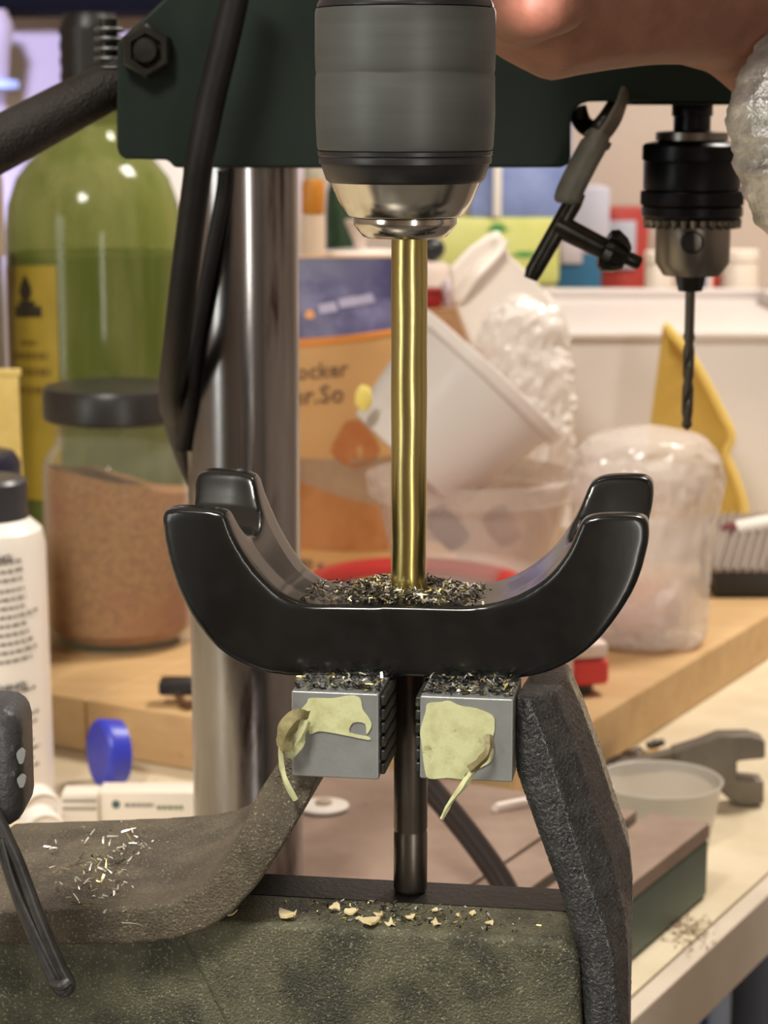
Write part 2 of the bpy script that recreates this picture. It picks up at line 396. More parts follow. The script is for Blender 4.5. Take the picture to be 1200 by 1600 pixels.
# ------------------------------------------------------------------ swarf
chip_m = [mat('chip_black', rgb(26, 26, 26), 0.35), mat('chip_silver', rgb(226, 222, 206), 0.3, 0.5), mat('chip_grey', rgb(110, 104, 92), 0.35, 0.5), mat('chip_gold', rgb(196, 178, 110), 0.35, 0.8)]
ztop = V(639, 947, HC)[1]
def heap():
    while True:
        u = random.gauss(-0.001, 0.016); v = random.uniform(-0.0125, 0.0135)
        if abs(u) > 0.033 or u * u + v * v < 0.0048 ** 2: continue
        d = sqrt(u * u + v * v); h = 0.0032 * exp(-((d - 0.0095) / 0.006) ** 2) * (1 if u < 0.004 else 0.75)
        if random.random() > 0.25 + h * 320: continue
        return vw(u, v, ztop + random.uniform(0.0, 1) * h + 0.0002)
NW = [3, 2.6, 3.2, 1.4]
v, f, ix = chips(2600, heap, 0.0004, 0.0012, 4)
tag(build('metal_swarf', (v, f), chip_m, idx=ix, smooth=False, fix=False), 'heap of fine black, silver and gold swarf around the drilled hole', 'swarf', kind='stuff')

# ------------------------------------------------------------------ the vise
paint = mat('dusty_green_paint', rgb(98, 97, 76), 0.5, 0.0, col2=rgb(62, 62, 50), nscale=70, lo=0.40, hi=0.62, bump=0.8, bscale=1500, col3=rgb(168, 160, 128), n3=1400, lo3=0.56, hi3=0.72)
plate = mat('dusty_brown_plate', rgb(96, 87, 70), 0.55, 0.0, col2=rgb(68, 60, 48), nscale=55, bump=0.8, bscale=1500, col3=rgb(156, 148, 124), n3=1400, lo3=0.56, hi3=0.72)
crinkle = mat('crinkled_black_paint', rgb(40, 41, 42), 0.30, 0.0, col2=rgb(60, 60, 60), nscale=200, bump=0.9, bscale=1100, detail=3, coat=0.25, col3=rgb(128, 128, 126), n3=1700, lo3=0.60, hi3=0.72)  # fine pale specks put the glints of the crinkle into the colour
recess = mat('dark_green_iron', rgb(50, 52, 46), 0.5, 0.1, col2=rgb(36, 38, 34), nscale=90, bump=0.4, bscale=800, col3=rgb(92, 88, 70), n3=240, lo3=0.62, hi3=0.7)
steel = mat('jaw_steel', rgb(160, 163, 162), 0.4, 0.45, col2=rgb(146, 149, 148), nscale=60, bump=0.06, bscale=700)
vise = root('drill_vise', vw(0, 0, TZ), 'dusty green and black iron vise with two taped steel jaws in the foreground', 'vise')
FV = -0.028; RV = -0.0100
def uz(px, py, v): return V(px, py, v)
def vprism(pts, v0, v1):
    return prism([(a, b) for a, b in pts], lambda a, b: vw(a, v0, b), lambda a, b: vw(a, v1, b))
# body
lt = zz(1391, CY) - 0.0002
ul = uz(268, 1485, FV)[0]; u2 = uz(350, 1600, FV)[0]; z2 = uz(350, 1600, FV)[1]; ur = uz(905, 1470, FV)[0]
ub = ul + (u2 - ul) * (lt - TZ) / (lt - z2)
build('body', vprism([(ub, TZ), (ul, lt), (ur - 0.004, lt), (ur, lt - 0.004), (ur + 0.002, TZ)], FV, 0.0065), paint, vise, bevel=0.0020, bseg=3)
build('lower_body', vprism([(ub, TZ), (ub, 0.144), (ur - 0.002, 0.144), (ur - 0.002, TZ)], 0.006, 0.012), recess, vise, bevel=0.001)
uL = uz(-120, 1500, FV)[0]
build('side_casting', vprism([(uL, TZ), (uL, lt - 0.0035), (ul + 0.003, lt - 0.0035), (ub + 0.003, TZ)], FV + 0.0022, 0.012), paint, vise, bevel=0.0012)
strip_m = mat('black_iron', rgb(22, 21, 18), 0.45, 0.0, col2=rgb(14, 13, 12), nscale=60, bump=0.2, bscale=500)  # blackish strip along the back of the ledge
build('dark_strip', vprism([(uz(372, 1400, RV)[0], lt - 0.001), (uz(372, 1400, RV)[0], lt + 0.0002), (ur - 0.002, lt + 0.0002), (ur - 0.002, lt - 0.001)], RV + 0.0012, 0.0068), strip_m, vise)
# left arm: one thick bent plate
AF = -0.0335
lp = [(-120, 1478), (60, 1478), (200, 1477), (270, 1471), (322, 1454), (362, 1428), (402, 1384), (438, 1330), (470, 1272), (492, 1222), (505, 1150), (505, 1100), (470, 1100),
      (452, 1165), (430, 1200), (396, 1250), (368, 1312), (345, 1352), (318, 1384), (284, 1404), (240, 1414), (160, 1420), (40, 1424), (-120, 1428)]
lpu = [uz(a, b, AF) for a, b in lp]
arm = baked(prism(lpu, lambda a, b: Vector((a, AF, b)), lambda a, b: Vector((a, 0.040, b))), [('REMESH', dict(mode='VOXEL', voxel_size=0.0009)), ('SMOOTH', dict(factor=0.5, iterations=7))])
zA, zB = uz(440, 1330, AF)[1], uz(480, 1240, AF)[1]
arm = ([vw(p.x, p.y + 0.0075 * min(1, max(0, (p.z - zA) / (zB - zA))) ** 1.5, p.z) for p in arm[0]], arm[1])
build('left_jaw_arm', arm, plate, vise, sharp=80, fix=False)
# right arm: lofted casting with a slanting ridge
rows = [(1058, 806, 816, 874), (1085, 806, 830, 888), (1140, 804, 850, 910), (1210, 806, 870, 935), (1300, 838, 897, 962), (1360, 860, 916, 982), (1400, 875, 931, 987), (1450, 890, 950, 988), (1500, 903, 961, 987), (1600, 912, 966, 985), (1680, 914, 968, 984)]
RA = -0.0270
vv = []; ff = []
for (py, l, m_, e) in rows:
    a = uz(l, py, RA); b = uz(m_, py, RA); zq = a[1]
    e2 = uz(e, py, RA + 0.020)[0]; l2 = uz(l, py, RA + 0.004)[0]
    zq = min(max(zq, TZ + 0.0005), zb - 0.0004)
    vv += [vw(a[0], RA + 0.002, zq), vw(a[0] + 0.002, RA, zq), vw((a[0] + b[0]) / 2, RA - 0.0006, zq), vw(b[0], RA, zq), vw(b[0] * .5 + e2 * .5 + 0.0012, RA + 0.008, zq), vw(e2, RA + 0.020, zq), vw(e2 - 0.001, RA + 0.035, zq), vw(a[0] + 0.002, RA + 0.035, zq)]
K = 8
for j in range(len(rows) - 1):
    for i in range(K):
        k = (i + 1) % K; ff.append((j * K + i, j * K + k, (j + 1) * K + k, (j + 1) * K + i))
ff.append(tuple(range(K))); ff.append(tuple(reversed([(len(rows) - 1) * K + i for i in range(K)])))
rb = baked((vv, ff), [('REMESH', dict(mode='VOXEL', voxel_size=0.0005)), ('SMOOTH', dict(factor=0.5, iterations=3))])
rb = ([p + Vector((0, -1, 0)) * 0.00018 * noise.noise(p * 1300) + Vector((1, 0, 0)) * 0.00018 * noise.noise(p * 1200 + Vector((9, 3, 1))) for p in rb[0]], rb[1])
build('right_jaw_arm', rb, crinkle, vise, sharp=80, fix=False)
# jaw blocks with serrated inner faces
BF = -0.030
def jaw(px0, px1, py0, py1, side):
    u0, z1 = uz(px0, py0, BF); u1, z0 = uz(px1, py1, BF); d = 0.022
    zt = zb - 0.0001
    pts = [(u0, z0), (u1, z0), (u1, zt), (u0, zt)]
    j = build('jaw_block', vprism(pts, BF, BF + d), steel, vise, bevel=0.0005)
    ui = u1 if side > 0 else u0
    n = 6; h = (zt - z0 - 0.001) / n; teeth = []
    for k in range(n):
        zk = z0 + 0.0005 + k * h
        teeth.append(rbox(min(ui, ui + side * 0.0013), max(ui, ui + side * 0.0013), BF + 0.0018, BF + d - 0.001, zk + h * .12, zk + h * .88, 0.0003, 1))
    g = join(*teeth); g = ([vw(*p) for p in g[0]], g[1])
    build('serration', g, recess, j)
    return j
jl = jaw(455, 592, 1078, 1219, 1); jr = jaw(656, 801, 1084, 1223, -1)
tape = mat('pale_masking_tape', rgb(206, 208, 160), 0.6, col2=rgb(190, 190, 140), nscale=250, lo=0.45, hi=0.65, bump=0.15, bscale=500, col3=rgb(140, 128, 84), n3=170, lo3=0.66, hi3=0.74)
def patch(pts, m, parent, name='tape', thick=0.00035, v=BF):
    P = [uz(a + random.uniform(-1.5, 1.5), b + random.uniform(-1.5, 1.5), v) for a, b in pts]
    o = [(p.x, p.y) for p in catmull([(a, b, 0) for a, b in P], 3, True)]
    return build(name, vprism(o, v - thick, v + 0.00002), m, parent)
patch([(478, 1100), (486, 1091), (520, 1092), (548, 1088), (562, 1090), (568, 1108), (578, 1120), (580, 1135), (573, 1146), (572, 1130), (552, 1130), (548, 1146), (576, 1150), (574, 1155), (530, 1146), (500, 1143), (484, 1147), (480, 1130), (462, 1118)], tape, jl)
patch([(664, 1110), (668, 1098), (690, 1097), (702, 1094), (720, 1103), (745, 1108), (768, 1116), (774, 1130), (770, 1150), (756, 1165), (770, 1170), (766, 1190), (745, 1200), (728, 1208), (724, 1216), (700, 1214), (670, 1216), (662, 1200), (660, 1160), (656, 1140)], tape, jr)
def ribbon(pts, wid, m, parent, name='tape_curl', thick=0.0003):
    """hanging strip of tape: px,py,v,width px,twist"""
    P = catmull([vw(*((uz(a, b, v)[0], v, uz(a, b, v)[1]))) for a, b, v in pts], 5); n = len(P); vv = []; ff = []
    for i, p in enumerate(P):
        t = (P[min(i + 1, n - 1)] - P[max(i - 1, 0)]).normalized()
        sd = t.cross(Vector((0, 1, 0.2))).normalized(); s = i / (n - 1)
        w = (wid[0] * (1 - s) + wid[1] * s) * S(1200, .51) * (0.85 + 0.3 * noise.noise(p * 400))
        tw = 0.9 * noise.noise(p * 220) ; sd = Matrix.Rotation(tw, 3, t) @ sd; nn = t.cross(sd)
        vv += [p - sd * w, p + nn * w * .35, p + sd * w, p + nn * w * .35 + nn * thick]
    for i in range(n - 1):
        for k in range(4):
            q = (k + 1) % 4; ff.append((i * 4 + k, i * 4 + q, i * 4 + 4 + q, i * 4 + 4 + k))
    ff += [(0, 1, 2, 3), tuple((n - 1) * 4 + k for k in (3, 2, 1, 0))]
    return build(name, (vv, ff), m, parent)
tape_d = mat('folded_tape_back', rgb(168, 158, 112), 0.55, col2=rgb(124, 112, 74), nscale=180, bump=0.3, bscale=400)
ribbon([(478, 1118, -0.0315), (462, 1122, -0.034), (448, 1140, -0.035), (443, 1170, -0.0335)], (20, 15), tape_d, jl)
ribbon([(478, 1126, -0.032), (470, 1146, -0.033), (458, 1170, -0.0325), (450, 1182, -0.032)], (14, 10), tape, jl)
ribbon([(438, 1160, -0.0335), (440, 1195, -0.033), (447, 1222, -0.0335), (462, 1250, -0.033)], (4.5, 6), tape, jl)
ribbon([(764, 1148, -0.0305), (762, 1172, -0.0325), (752, 1188, -0.033), (735, 1203, -0.033)], (8, 11), tape_d, jr)
ribbon([(742, 1200, -0.0325), (725, 1226, -0.033), (706, 1250, -0.033), (690, 1280, -0.033)], (8, 4), tape, jr)
# swarf on the jaws and on the left arm
zj = zb - 0.0001
NW = [6, 1.0, 2, 1.3]
def jawtop():
    if random.random() < 0.62: u = random.uniform(uz(662, 1084, BF)[0], uz(800, 1084, BF)[0]); h = 0.0022
    else: u = random.uniform(uz(458, 1078, BF)[0], uz(590, 1078, BF)[0]); h = 0.0012
    v = random.uniform(BF + 0.002, -0.015); return vw(u, v, zj + 0.0003 + random.random() ** 2 * h * min(1, (v - BF) / 0.008))
v, f, ix = chips(700, jawtop, 0.0004, 0.0013, 4, 3.0)
tag(build('jaw_swarf', (v, f), chip_m, idx=ix, smooth=False, fix=False), 'black and gold swarf lying on top of the two steel jaws', 'swarf', kind='stuff')
za = uz(150, 1424, AF)[1]
NW = [0.3, 5, 1.2, 1.2]
def armtop():
    u = uz(random.gauss(180, 80), 1424, AF)[0]; return vw(min(max(u, uz(0, 1424, AF)[0]), uz(300, 1424, AF)[0]), min(random.gauss(-0.002, 0.014), 0.034), za + 0.0006)
v, f, ix = chips(420, armtop, 0.0004, 0.0013, 4, 4.5)
tag(build('arm_swarf', (v, f), chip_m, idx=ix, smooth=False, fix=False), 'thin silver swarf scattered over the brown left arm of the vise', 'swarf', kind='stuff')
NW = [3, 2, 2, 3]
def ledge():
    return vw(uz(random.gauss(610, 90), 1450, FV)[0], random.uniform(FV + 0.003, RV + 0.001), lt + 0.0003)
v, f, ix = chips(330, ledge, 0.0004, 0.0011, 4, 3.0)
tag(build('ledge_swarf', (v, f), chip_m, idx=ix, smooth=False, fix=False), 'fine gold and black swarf along the ledge below the stem', 'swarf', kind='stuff')
# big curled shavings on the ledge, one by one
shm = mat('cream_shaving', rgb(236, 222, 182), 0.5, col2=rgb(222, 198, 140), nscale=200)
def shaving():
    n = 7; o = []
    for k in range(9):
        a = 2 * pi * k / 9; r = random.uniform(0.45, 1.15) * 0.5; o.append((r * cos(a) * 1.6, r * sin(a)))
    P = []; 
    for x, y in o: P.append(Vector((x, y, 0.30 * x * x + 0.18 * random.random())))
    nn = len(P); vv = P + [p + Vector((0, 0, 0.09)) for p in P]
    return vv, [tuple(range(nn)), tuple(reversed(range(nn, 2 * nn)))] + [(i, nn + i, nn + (i + 1) % nn, (i + 1) % nn) for i in range(nn)]
sh_list = [(360, 1432, 12, .2), (452, 1437, 24, .3), (522, 1425, 15, 1.2), (548, 1430, 18, 2.9), (575, 1447, 22, .1), (610, 1446, 14, 2.6), (592, 1432, 12, .8), (640, 1438, 11, 2.0), (682, 1446, 14, .5), (680, 1425, 10, 1.4), (715, 1432, 8, .3), (738, 1430, 11, .2), (765, 1446, 9, .1), (560, 1438, 10, .4)]
protos = []
sh_lab = ['leftmost cream shaving on the vise ledge, right beside the bent arm', 'broad wavy cream shaving, second from the left on the ledge', 'tan upright cup shaped shaving on the ledge left of the stem', 'narrow cream curl just right of the tan upright shaving',
 'wide flat cream shaving at the front edge of the ledge left of the stem', 'cream shaving at the front edge nearly below the stem', 'small pale shaving behind the front ones, left below the stem', 'small cream shaving on the ledge directly below the stem', 'cream flake at the front edge just right of the stem',
 'small curl standing near the back of the ledge right of the stem', 'tiny cream flake midway along the right part of the ledge', 'thin pale flake lying at the right of the ledge shavings', 'rightmost tiny flake near the front of the ledge', 'small cream flake between the narrow curl and the wide flat shaving']
for i, (px, py, w, rot) in enumerate(sh_list):
    p = G(px, py, lt); s = w * 0.000155
    if i < 5:
        g = shaving(); o = build('wood_shaving', xf(g, Matrix.Translation(p + Vector((0, 0, 0.0002))) @ Matrix.Rotation(rot, 4, 'Z') @ Matrix.Diagonal((s * 1.15, s * 1.3, s * 2.0, 1))), shm, sharp=60); protos.append((o, s))
    else:
        src, s0 = protos[i % 5]; o = src.copy(); COL.objects.link(o); o.location = p + Vector((0, 0, 0.0001)); k = s / s0
        o.rotation_euler = (0, 0, rot + i); o.scale = (k, k, k)
    tag(o, sh_lab[i], 'shaving', 'cream shavings on the vise ledge')

# knob and wire loop at the left edge
ham = mat('hammered_grey', rgb(82, 82, 84), 0.4, 0.4, col2=rgb(66, 66, 68), nscale=60, bump=0.35, bscale=500)
KY = 0.50
kn = root('grip_handle', W(0, 1290, KY), 'grey hammered metal grip with chipped corner at the left edge', 'handle')
x1 = W(41, 1200, KY).x; x0 = W(-70, 1200, KY).x
build('grip_block', rbox(x0, x1, KY - 0.008, KY + 0.016, zz(1284, KY), zz(1098, KY), 0.0055, 4), ham, kn)
chipm = mat('bare_chip', rgb(160, 165, 165), 0.3, 0.6)
for (px, py, h) in ((35, 1183, 13), (36, 1222, 11)):
    c = W(px - 3, py, KY - 0.0082)
    build('paint_chip', prism([(0.0009 * cos(q) * (1 + .2 * sin(3 * q)), h * 0.00014 * sin(q)) for q in [2 * pi * k / 12 for k in range(12)]], lambda a_, b_: Vector((c.x + a_, KY - 0.0082 + (a_ + 0.0009) * 0.4, c.z + b_)), lambda a_, b_: Vector((c.x + a_, KY - 0.0068 + (a_ + 0.0009) * 0.4, c.z + b_))), chipm, kn)
build('grip_shank', tube([W(-30, 1250, KY + .004), W(-75, 1330, KY + .006), W(-110, 1480, KY + .012)], 0.0055, 16), ham, kn)
rub = mat('black_rubber_loop', rgb(40, 38, 38), 0.4, col2=rgb(58, 56, 54), nscale=90, bump=0.2)
LY = 0.488
lr = root('wire_loop', W(100, 1545, LY), 'black rubbery wire loop hanging from the grey grip at lower left', 'loop')
def lpts(ps): return catmull([W(a, b, y) for a, b, y in ps], 6)
build('loop_band', tube(lpts([(-8, 1265, .492), (12, 1310, .49), (30, 1350, .489), (60, 1430, .487), (92, 1505, .486), (108, 1536, .486), (102, 1548, .486), (90, 1542, .487), (70, 1500, .489), (35, 1420, .491), (4, 1330, .493), (-20, 1285, .494)]), 10 * S(1400, LY), 12), rub, lr)
build('inner_wire', tube(lpts([(2, 1310, .489), (22, 1380, .488), (60, 1465, .487), (94, 1530, .4862)]), 5 * S(1400, LY), 8), rub, lr)
build('end_clip', tube(lpts([(84, 1536, .4868), (96, 1540, .4845), (108, 1532, .4850)]), 9 * S(1400, LY), 10), rub, lr)

# ------------------------------------------------------------------ far drill press
green = mat('dark_green_enamel', rgb(15, 31, 23), 0.5, 0.0, spec=0.3, col2=rgb(12, 26, 19), nscale=30, bump=0.03, bscale=600)
colm = mat('worn_steel_column', rgb(156, 154, 154), 0.17, 1.0, col2=rgb(122, 118, 118), nscale=22, lo=0.40, hi=0.7, stretch=(2.2, 2.2, 0.35), col3=rgb(70, 56, 50), n3=34, lo3=0.56, hi3=0.68, rough2=0.26)
PY = 0.85
COX = W(381, 700, PY).x
bz = 0.036
Rc = G(1110, 1284, bz)
fp = root('bench_drill', (COX, PY, 0), 'small dark green bench drill with a worn steel column behind the vise', 'drill press')
cols = S(700, PY)
def grime(j, i, a, r, z): return 0.0, 0.0
build('column', lathe([(87.5 * cols, bz), (87.5 * cols, 0.34)], 64, (COX, PY, 0)), colm, fp)
# base with two slots
tabm = mat('rusty_table', rgb(150, 128, 114), 0.5, 0.15, col2=rgb(132, 110, 96), nscale=26, stretch=(1, 1, 1), col3=rgb(78, 60, 48), n3=30, lo3=0.66, hi3=0.74, bump=0.1, bscale=300)
grs = mat('green_base_side', rgb(78, 96, 86), 0.5, col2=rgb(70, 88, 78), nscale=20)
def bp(l, d, z): q = Rc + BL * l - BD * d; return Vector((q.x, q.y, z))
bw, bl_ = 0.205, 0.335
outb = [(0, 0), (bw, 0), (bw, bl_), (0, bl_)]
build('base', prism(outb, lambda l, d: bp(l, d, bz - 0.007), lambda l, d: bp(l, d, 0)), grs, fp, bevel=0.003)
strips = [(0.0, 0.030), (0.036, 0.058), (0.060, bw)]
for s0, s1 in strips:
    build('table_strip', prism([(s0, 0), (s1, 0), (s1, bl_), (s0, bl_)], lambda l, d: bp(l, d, bz), lambda l, d: bp(l, d, bz - 0.008)), tabm, fp, bevel=0.0012)
# head
HY0, HY1 = 0.812, 0.888
hpx = [(183, 66), (182, 150), (182, 230), (186, 243), (196, 249), (262, 250), (272, 262), (500, 263), (876, 262), (888, 258), (892, 246), (892, 200), (894, 178), (904, 164), (920, 159), (990, 158), (1150, 158), (1158, 150), (1158, -140), (345, -140), (262, -8), (250, 4)]
hw = [W(a, b, HY0) for a, b in hpx]
build('head', ([Vector((p.x, HY0, p.z)) for p in hw] + [Vector((p.x, HY1, p.z)) for p in hw],
      prism(hpx, lambda a, b: Vector((0, 0, 0)), lambda a, b: Vector((0, 0, 0)))[1]), green, fp, bevel=0.0012)
build('motor_plate', rbox(W(990, 160, HY0).x, W(1150, 160, HY0).x, HY0 + 0.006, HY1 - 0.006, zz(164, PY), zz(158, HY0), 0.0006), green, fp)
# hex nut and stud
nutm = mat('black_nut', rgb(44, 42, 38), 0.38, 0.5, col2=rgb(34, 33, 30), nscale=120)
nc = W(231, 80, HY0); sH = S(80, HY0)
nM = axis_m((nc.x, HY0, nc.z), (0, -1, 0))
nut = build('hex_nut', xf(lathe([(42 * sH, 0), (42 * sH, 0.0055), (37 * sH, 0.007), (27 * sH, 0.007), (24 * sH, 0.0052)], 6), nM @ Matrix.Rotation(pi / 6 + pi/6*0, 4, 'Z')), nutm, fp, sharp=20)
bv = max(nut.data.vertices, key=lambda q: q.co.z)
if abs(bv.co.x + ORG[fp.name].x - nc.x) > 0.002:
    for q in nut.data.vertices:
        x = q.co.x + ORG[fp.name].x - nc.x; z = q.co.z - nc.z; a = pi / 6
        q.co.x = nc.x - ORG[fp.name].x + x * cos(a) - z * sin(a); q.co.z = nc.z + x * sin(a) + z * cos(a)
build('stud', xf(lathe([(20 * sH, 0), (20 * sH, 0.0078), (17 * sH, 0.0092), (1 * sH, 0.0095)], 28), nM), nutm, nut)
st_b = mat('dull_bolt', rgb(84, 84, 84), 0.5, 0.6)
# threaded bolt at the left of the head
for k, py in enumerate((50, 65, 81, 96)):
    c = W(170, py, 0.845)
    build('bolt_washer', lathe([(0.0052, 0), (0.0058, 0.0008), (0.0052, 0.0019)], 24, (c.x, 0.845, c.z)), st_b, fp)
c = W(170, 100, .845); build('bolt', lathe([(0.0036, 0), (0.0036, zz(30, .845) - c.z)], 16, (c.x, 0.845, c.z)), nutm, fp)
build('bolt_bracket', rbox(W(158, 0, .845).x, W(200, 0, .845).x, 0.835, 0.855, zz(110, .845), zz(103, .845), 0.001), nutm, fp)
# feed lever
lev = mat('brown_black_grip', rgb(38, 33, 29), 0.6, col2=rgb(30, 26, 23), nscale=60, bump=0.5, voro=900, spec=0.3)
build('feed_lever', tube([W(-90, 272, .806), W(20, 214, .82), W(110, 166, .835), W(200, 120, .845)], [43 * S(200, .83), 42 * S(200, .83), 40 * S(200, .83), 36 * S(200, .83)], 32), lev, fp)
# cable and its modelled shadow
cab = mat('black_cable', rgb(13, 11, 11), 0.5, col2=rgb(20, 17, 17), nscale=60, bump=0.1, spec=0.3)
g = tube(lpts([(376, -60, .79), (366, 0, .79), (348, 80, .79), (329, 160, .79), (312, 250, .79), (299, 345, .795), (287, 440, .80), (277, 530, .81), (268, 610, .835), (274, 665, .868), (290, 715, .892), (316, 775, .90), (345, 850, .905), (362, 1050, .905), (362, 1250, .905)]), [22 * S(400, .8)] * 52 + [18 * S(400, .8)] * 33, 16)
tag(build('black_hose', g, cab), 'thick black cable looping down from the top past the steel column', 'cable')
g = tube(lpts([(352, 268, .824), (349, 300, .824), (332, 390, .826), (317, 470, .829), (304, 550, .833), (296, 640, .838), (284, 700, .846)]), [12 * S(400, .82)] * 37, 12)  # solid dark strand stands in for the thick cable's shadow on the column
tag(build('cable_shadow', g, cab), 'dark strand modelled as the shadow of the thick cable on the column', 'cable')

# small chuck on the far press
SY = 0.85
sc_ = root('small_chuck', W(1080, 455, SY), 'small black keyed chuck with gear ring holding a thin twist drill', 'chuck')
ck = mat('blued_steel', rgb(36, 37, 42), 0.34, 0.7, col2=rgb(28, 28, 32), nscale=60)
st2 = mat('satin_steel', rgb(128, 124, 118), 0.3, 1.0, bump=0.05, bscale=300, stretch=(1, 1, 20))
def s2(rows, m, name, seg=64, mod=None, caps=True): return build(name, lat_up(rows, 1081, SY, seg, mod=mod, caps=caps), m, sc_)
s2([(29, 208), (29, 182), (32, 181), (32, 164), (30, 158)], ck, 'spindle_nose')
s2([(50, 221), (57, 219), (57, 207), (50, 205), (30, 204)], st2, 'top_ring')
def knurl(j, i, a, r, z): return (0.00035 if (i + j) % 2 == 0 else -0.00015) if r > 0.0165 else 0.0, 0
s2([(60, 252), (74, 251)] + [(76, 250 - k * 2.2) for k in range(11)] + [(72, 224), (60, 221)], ck, 'upper_knurl', 140, knurl)
s2([(60, 296), (76, 295.5), (76.5, 254), (75, 251), (60, 250)], ck, 'sleeve')
s2([(60, 322), (78, 320)] + [(79, 318 - k * 2.2) for k in range(9)] + [(78, 298), (60, 295.5)], ck, 'lower_knurl', 140, knurl)
s2([(60, 341), (76, 340), (79, 336), (79, 323), (74, 320)], ck, 'sleeve_foot')
def teeth(j, i, a, r, z):
    if j not in (1, 2): return 0, 0
    t = abs(((i % 6) / 3.0) - 1.0); return (-0.0014 * (1 - t) if j == 2 else -0.001 * (1 - t)), 0.0026 * (1 - t)
s2([(56, 354), (70, 356), (76, 355), (77, 342), (70, 340)], st2, 'gear_ring', 180, teeth)
s2([(45, 354), (62, 352), (64, 346), (64, 340)], ck, 'gear_core')
s2([(30, 431), (45, 430), (58, 410), (58.5, 354), (50, 350)], st2, 'jaw_body')
kc = W(1082, 379, SY - 58 * S(379, SY) + 0.0002)
build('key_hole', xf(lathe([(18 * S(379, SY), -0.002), (18 * S(379, SY), 0.0002), (15.5 * S(379, SY), 0.0007), (15 * S(379, SY), 0.0002)], 28), axis_m(kc, (0, -1, 0))), mat('hole_black', rgb(24, 22, 22), 0.6), sc_)
c0 = W(1078, 455, SY)
for k in range(3):
    a = 2 * pi * k / 3 + pi / 6
    M = Matrix.Translation(Vector((c0.x, SY, 0))) @ Matrix.Rotation(a, 4, 'Z')
    zt_, zb_ = zz(428, SY), zz(455, SY); s = S(440, SY)
    pr = [(6.2 * s, zb_), (15 * s, zb_), (22 * s, zt_), (7 * s, zt_)]
    build('jaw', prism(pr, lambda r_, z: M @ Vector((r_, -0.0032, z)), lambda r_, z: M @ Vector((r_, 0.0032, z))), nutm, sc_, bevel=0.0004)
# twist drill
def twist(j, i, a, r, z):
    zt = zz(530, SY)
    if z > zt: return 0, 0
    k = cos(2 * (a - z * 210)); return -r * 0.42 * max(0, k) ** 1.5, 0
rr_ = 9.0 * S(560, SY)
prof = [(0.0002, zz(673, SY)), (rr_ * .8, zz(667, SY))] + [(rr_ * (1.0 if k < 50 else .86), zz(664, SY) + k * (zz(434, SY) - zz(664, SY)) / 80) for k in range(81)]
c1 = W(1076, 560, SY)
tag(build('twist_drill', lathe(prof, 36, (c1.x, SY, 0), twist), mat('drill_steel', rgb(92, 86, 78), 0.32, 0.9), sharp=60), 'thin dark twist drill with spiral flutes in the small chuck', 'drill bit')

# chuck key hanging from a grey strap
KYd = 0.80
def P(px, py, Y=KYd): return W(px, py, Y)
ks = S(350, KYd)
keym = mat('dark_key_steel', rgb(42, 40, 37), 0.3, 0.8, col2=rgb(60, 56, 50), nscale=120)
key = root('chuck_key', P(880, 350), 'dark T handled chuck key dangling from a grey taped strap', 'chuck key')
build('handle_bar', tube([P(902, 300), P(895, 317), P(834, 424), P(829, 436)], [14 * ks, 15 * ks, 14 * ks, 11 * ks], 20), keym, key)
build('shaft', tube([P(868, 350), P(935, 384), P(950, 391)], [19 * ks, 17 * ks, 17 * ks], 20), keym, key)
ad = P(1003, 414) - P(940, 386)
def kteeth(j, i, a, r, z): return (0.0, 0.0) if j in (0, 5) else ((0.16 if (i % 10) < 5 else -0.20) * r, 0)
build('gear_head', xf(lathe([(17 * ks, 0), (26 * ks, 3 * ks), (31 * ks, 14 * ks), (25 * ks, 32 * ks), (17 * ks, 42 * ks), (9 * ks, 43 * ks)], 60, mod=kteeth), axis_m(P(941, 386), ad)), keym, key, sharp=25)
build('pilot', xf(lathe([(11 * ks, 0), (11 * ks, 22 * ks), (9 * ks, 25 * ks)], 20), axis_m(P(978, 402), ad)), keym, key)
strapm = mat('grey_taped_strap', rgb(100, 96, 86), 0.5, col2=rgb(78, 75, 66), nscale=50, bump=0.2, bscale=200)
stp = root('key_strap', P(930, 170), 'grey taped strap hanging under the green arm with the chuck key', 'strap')
build('tape_sleeve', tube(catmull([P(886, 318), P(890, 300), P(912, 255), P(930, 222), (P(938, 205))], 4), [18 * ks, 22 * ks] + [24 * ks] * 10 + [21 * ks] * 3 + [19 * ks, 18 * ks], 18, flat=0.7), strapm, stp)
build('strap_band', tube(catmull([P(930, 222), P(948, 205), P(966, 175), P(975, 150, .81)], 4), 17 * ks, 14, flat=0.45), mat('worn_strap', rgb(104, 98, 88), 0.4, 0.3), stp)
build('tape_flap', tube(catmull([P(915, 206), P(935, 226), P(946, 232), P(952, 222)], 4), 7 * ks, 8, flat=0.3), strapm, stp)
build('plug', tube(catmull([P(902, 168, .83), P(910, 192, .83), P(928, 203, .825), P(945, 190, .82), P(962, 165, .825)], 4), 15 * ks, 14), mat('brown_plug', rgb(52, 44, 38), 0.3, 0.2), stp)

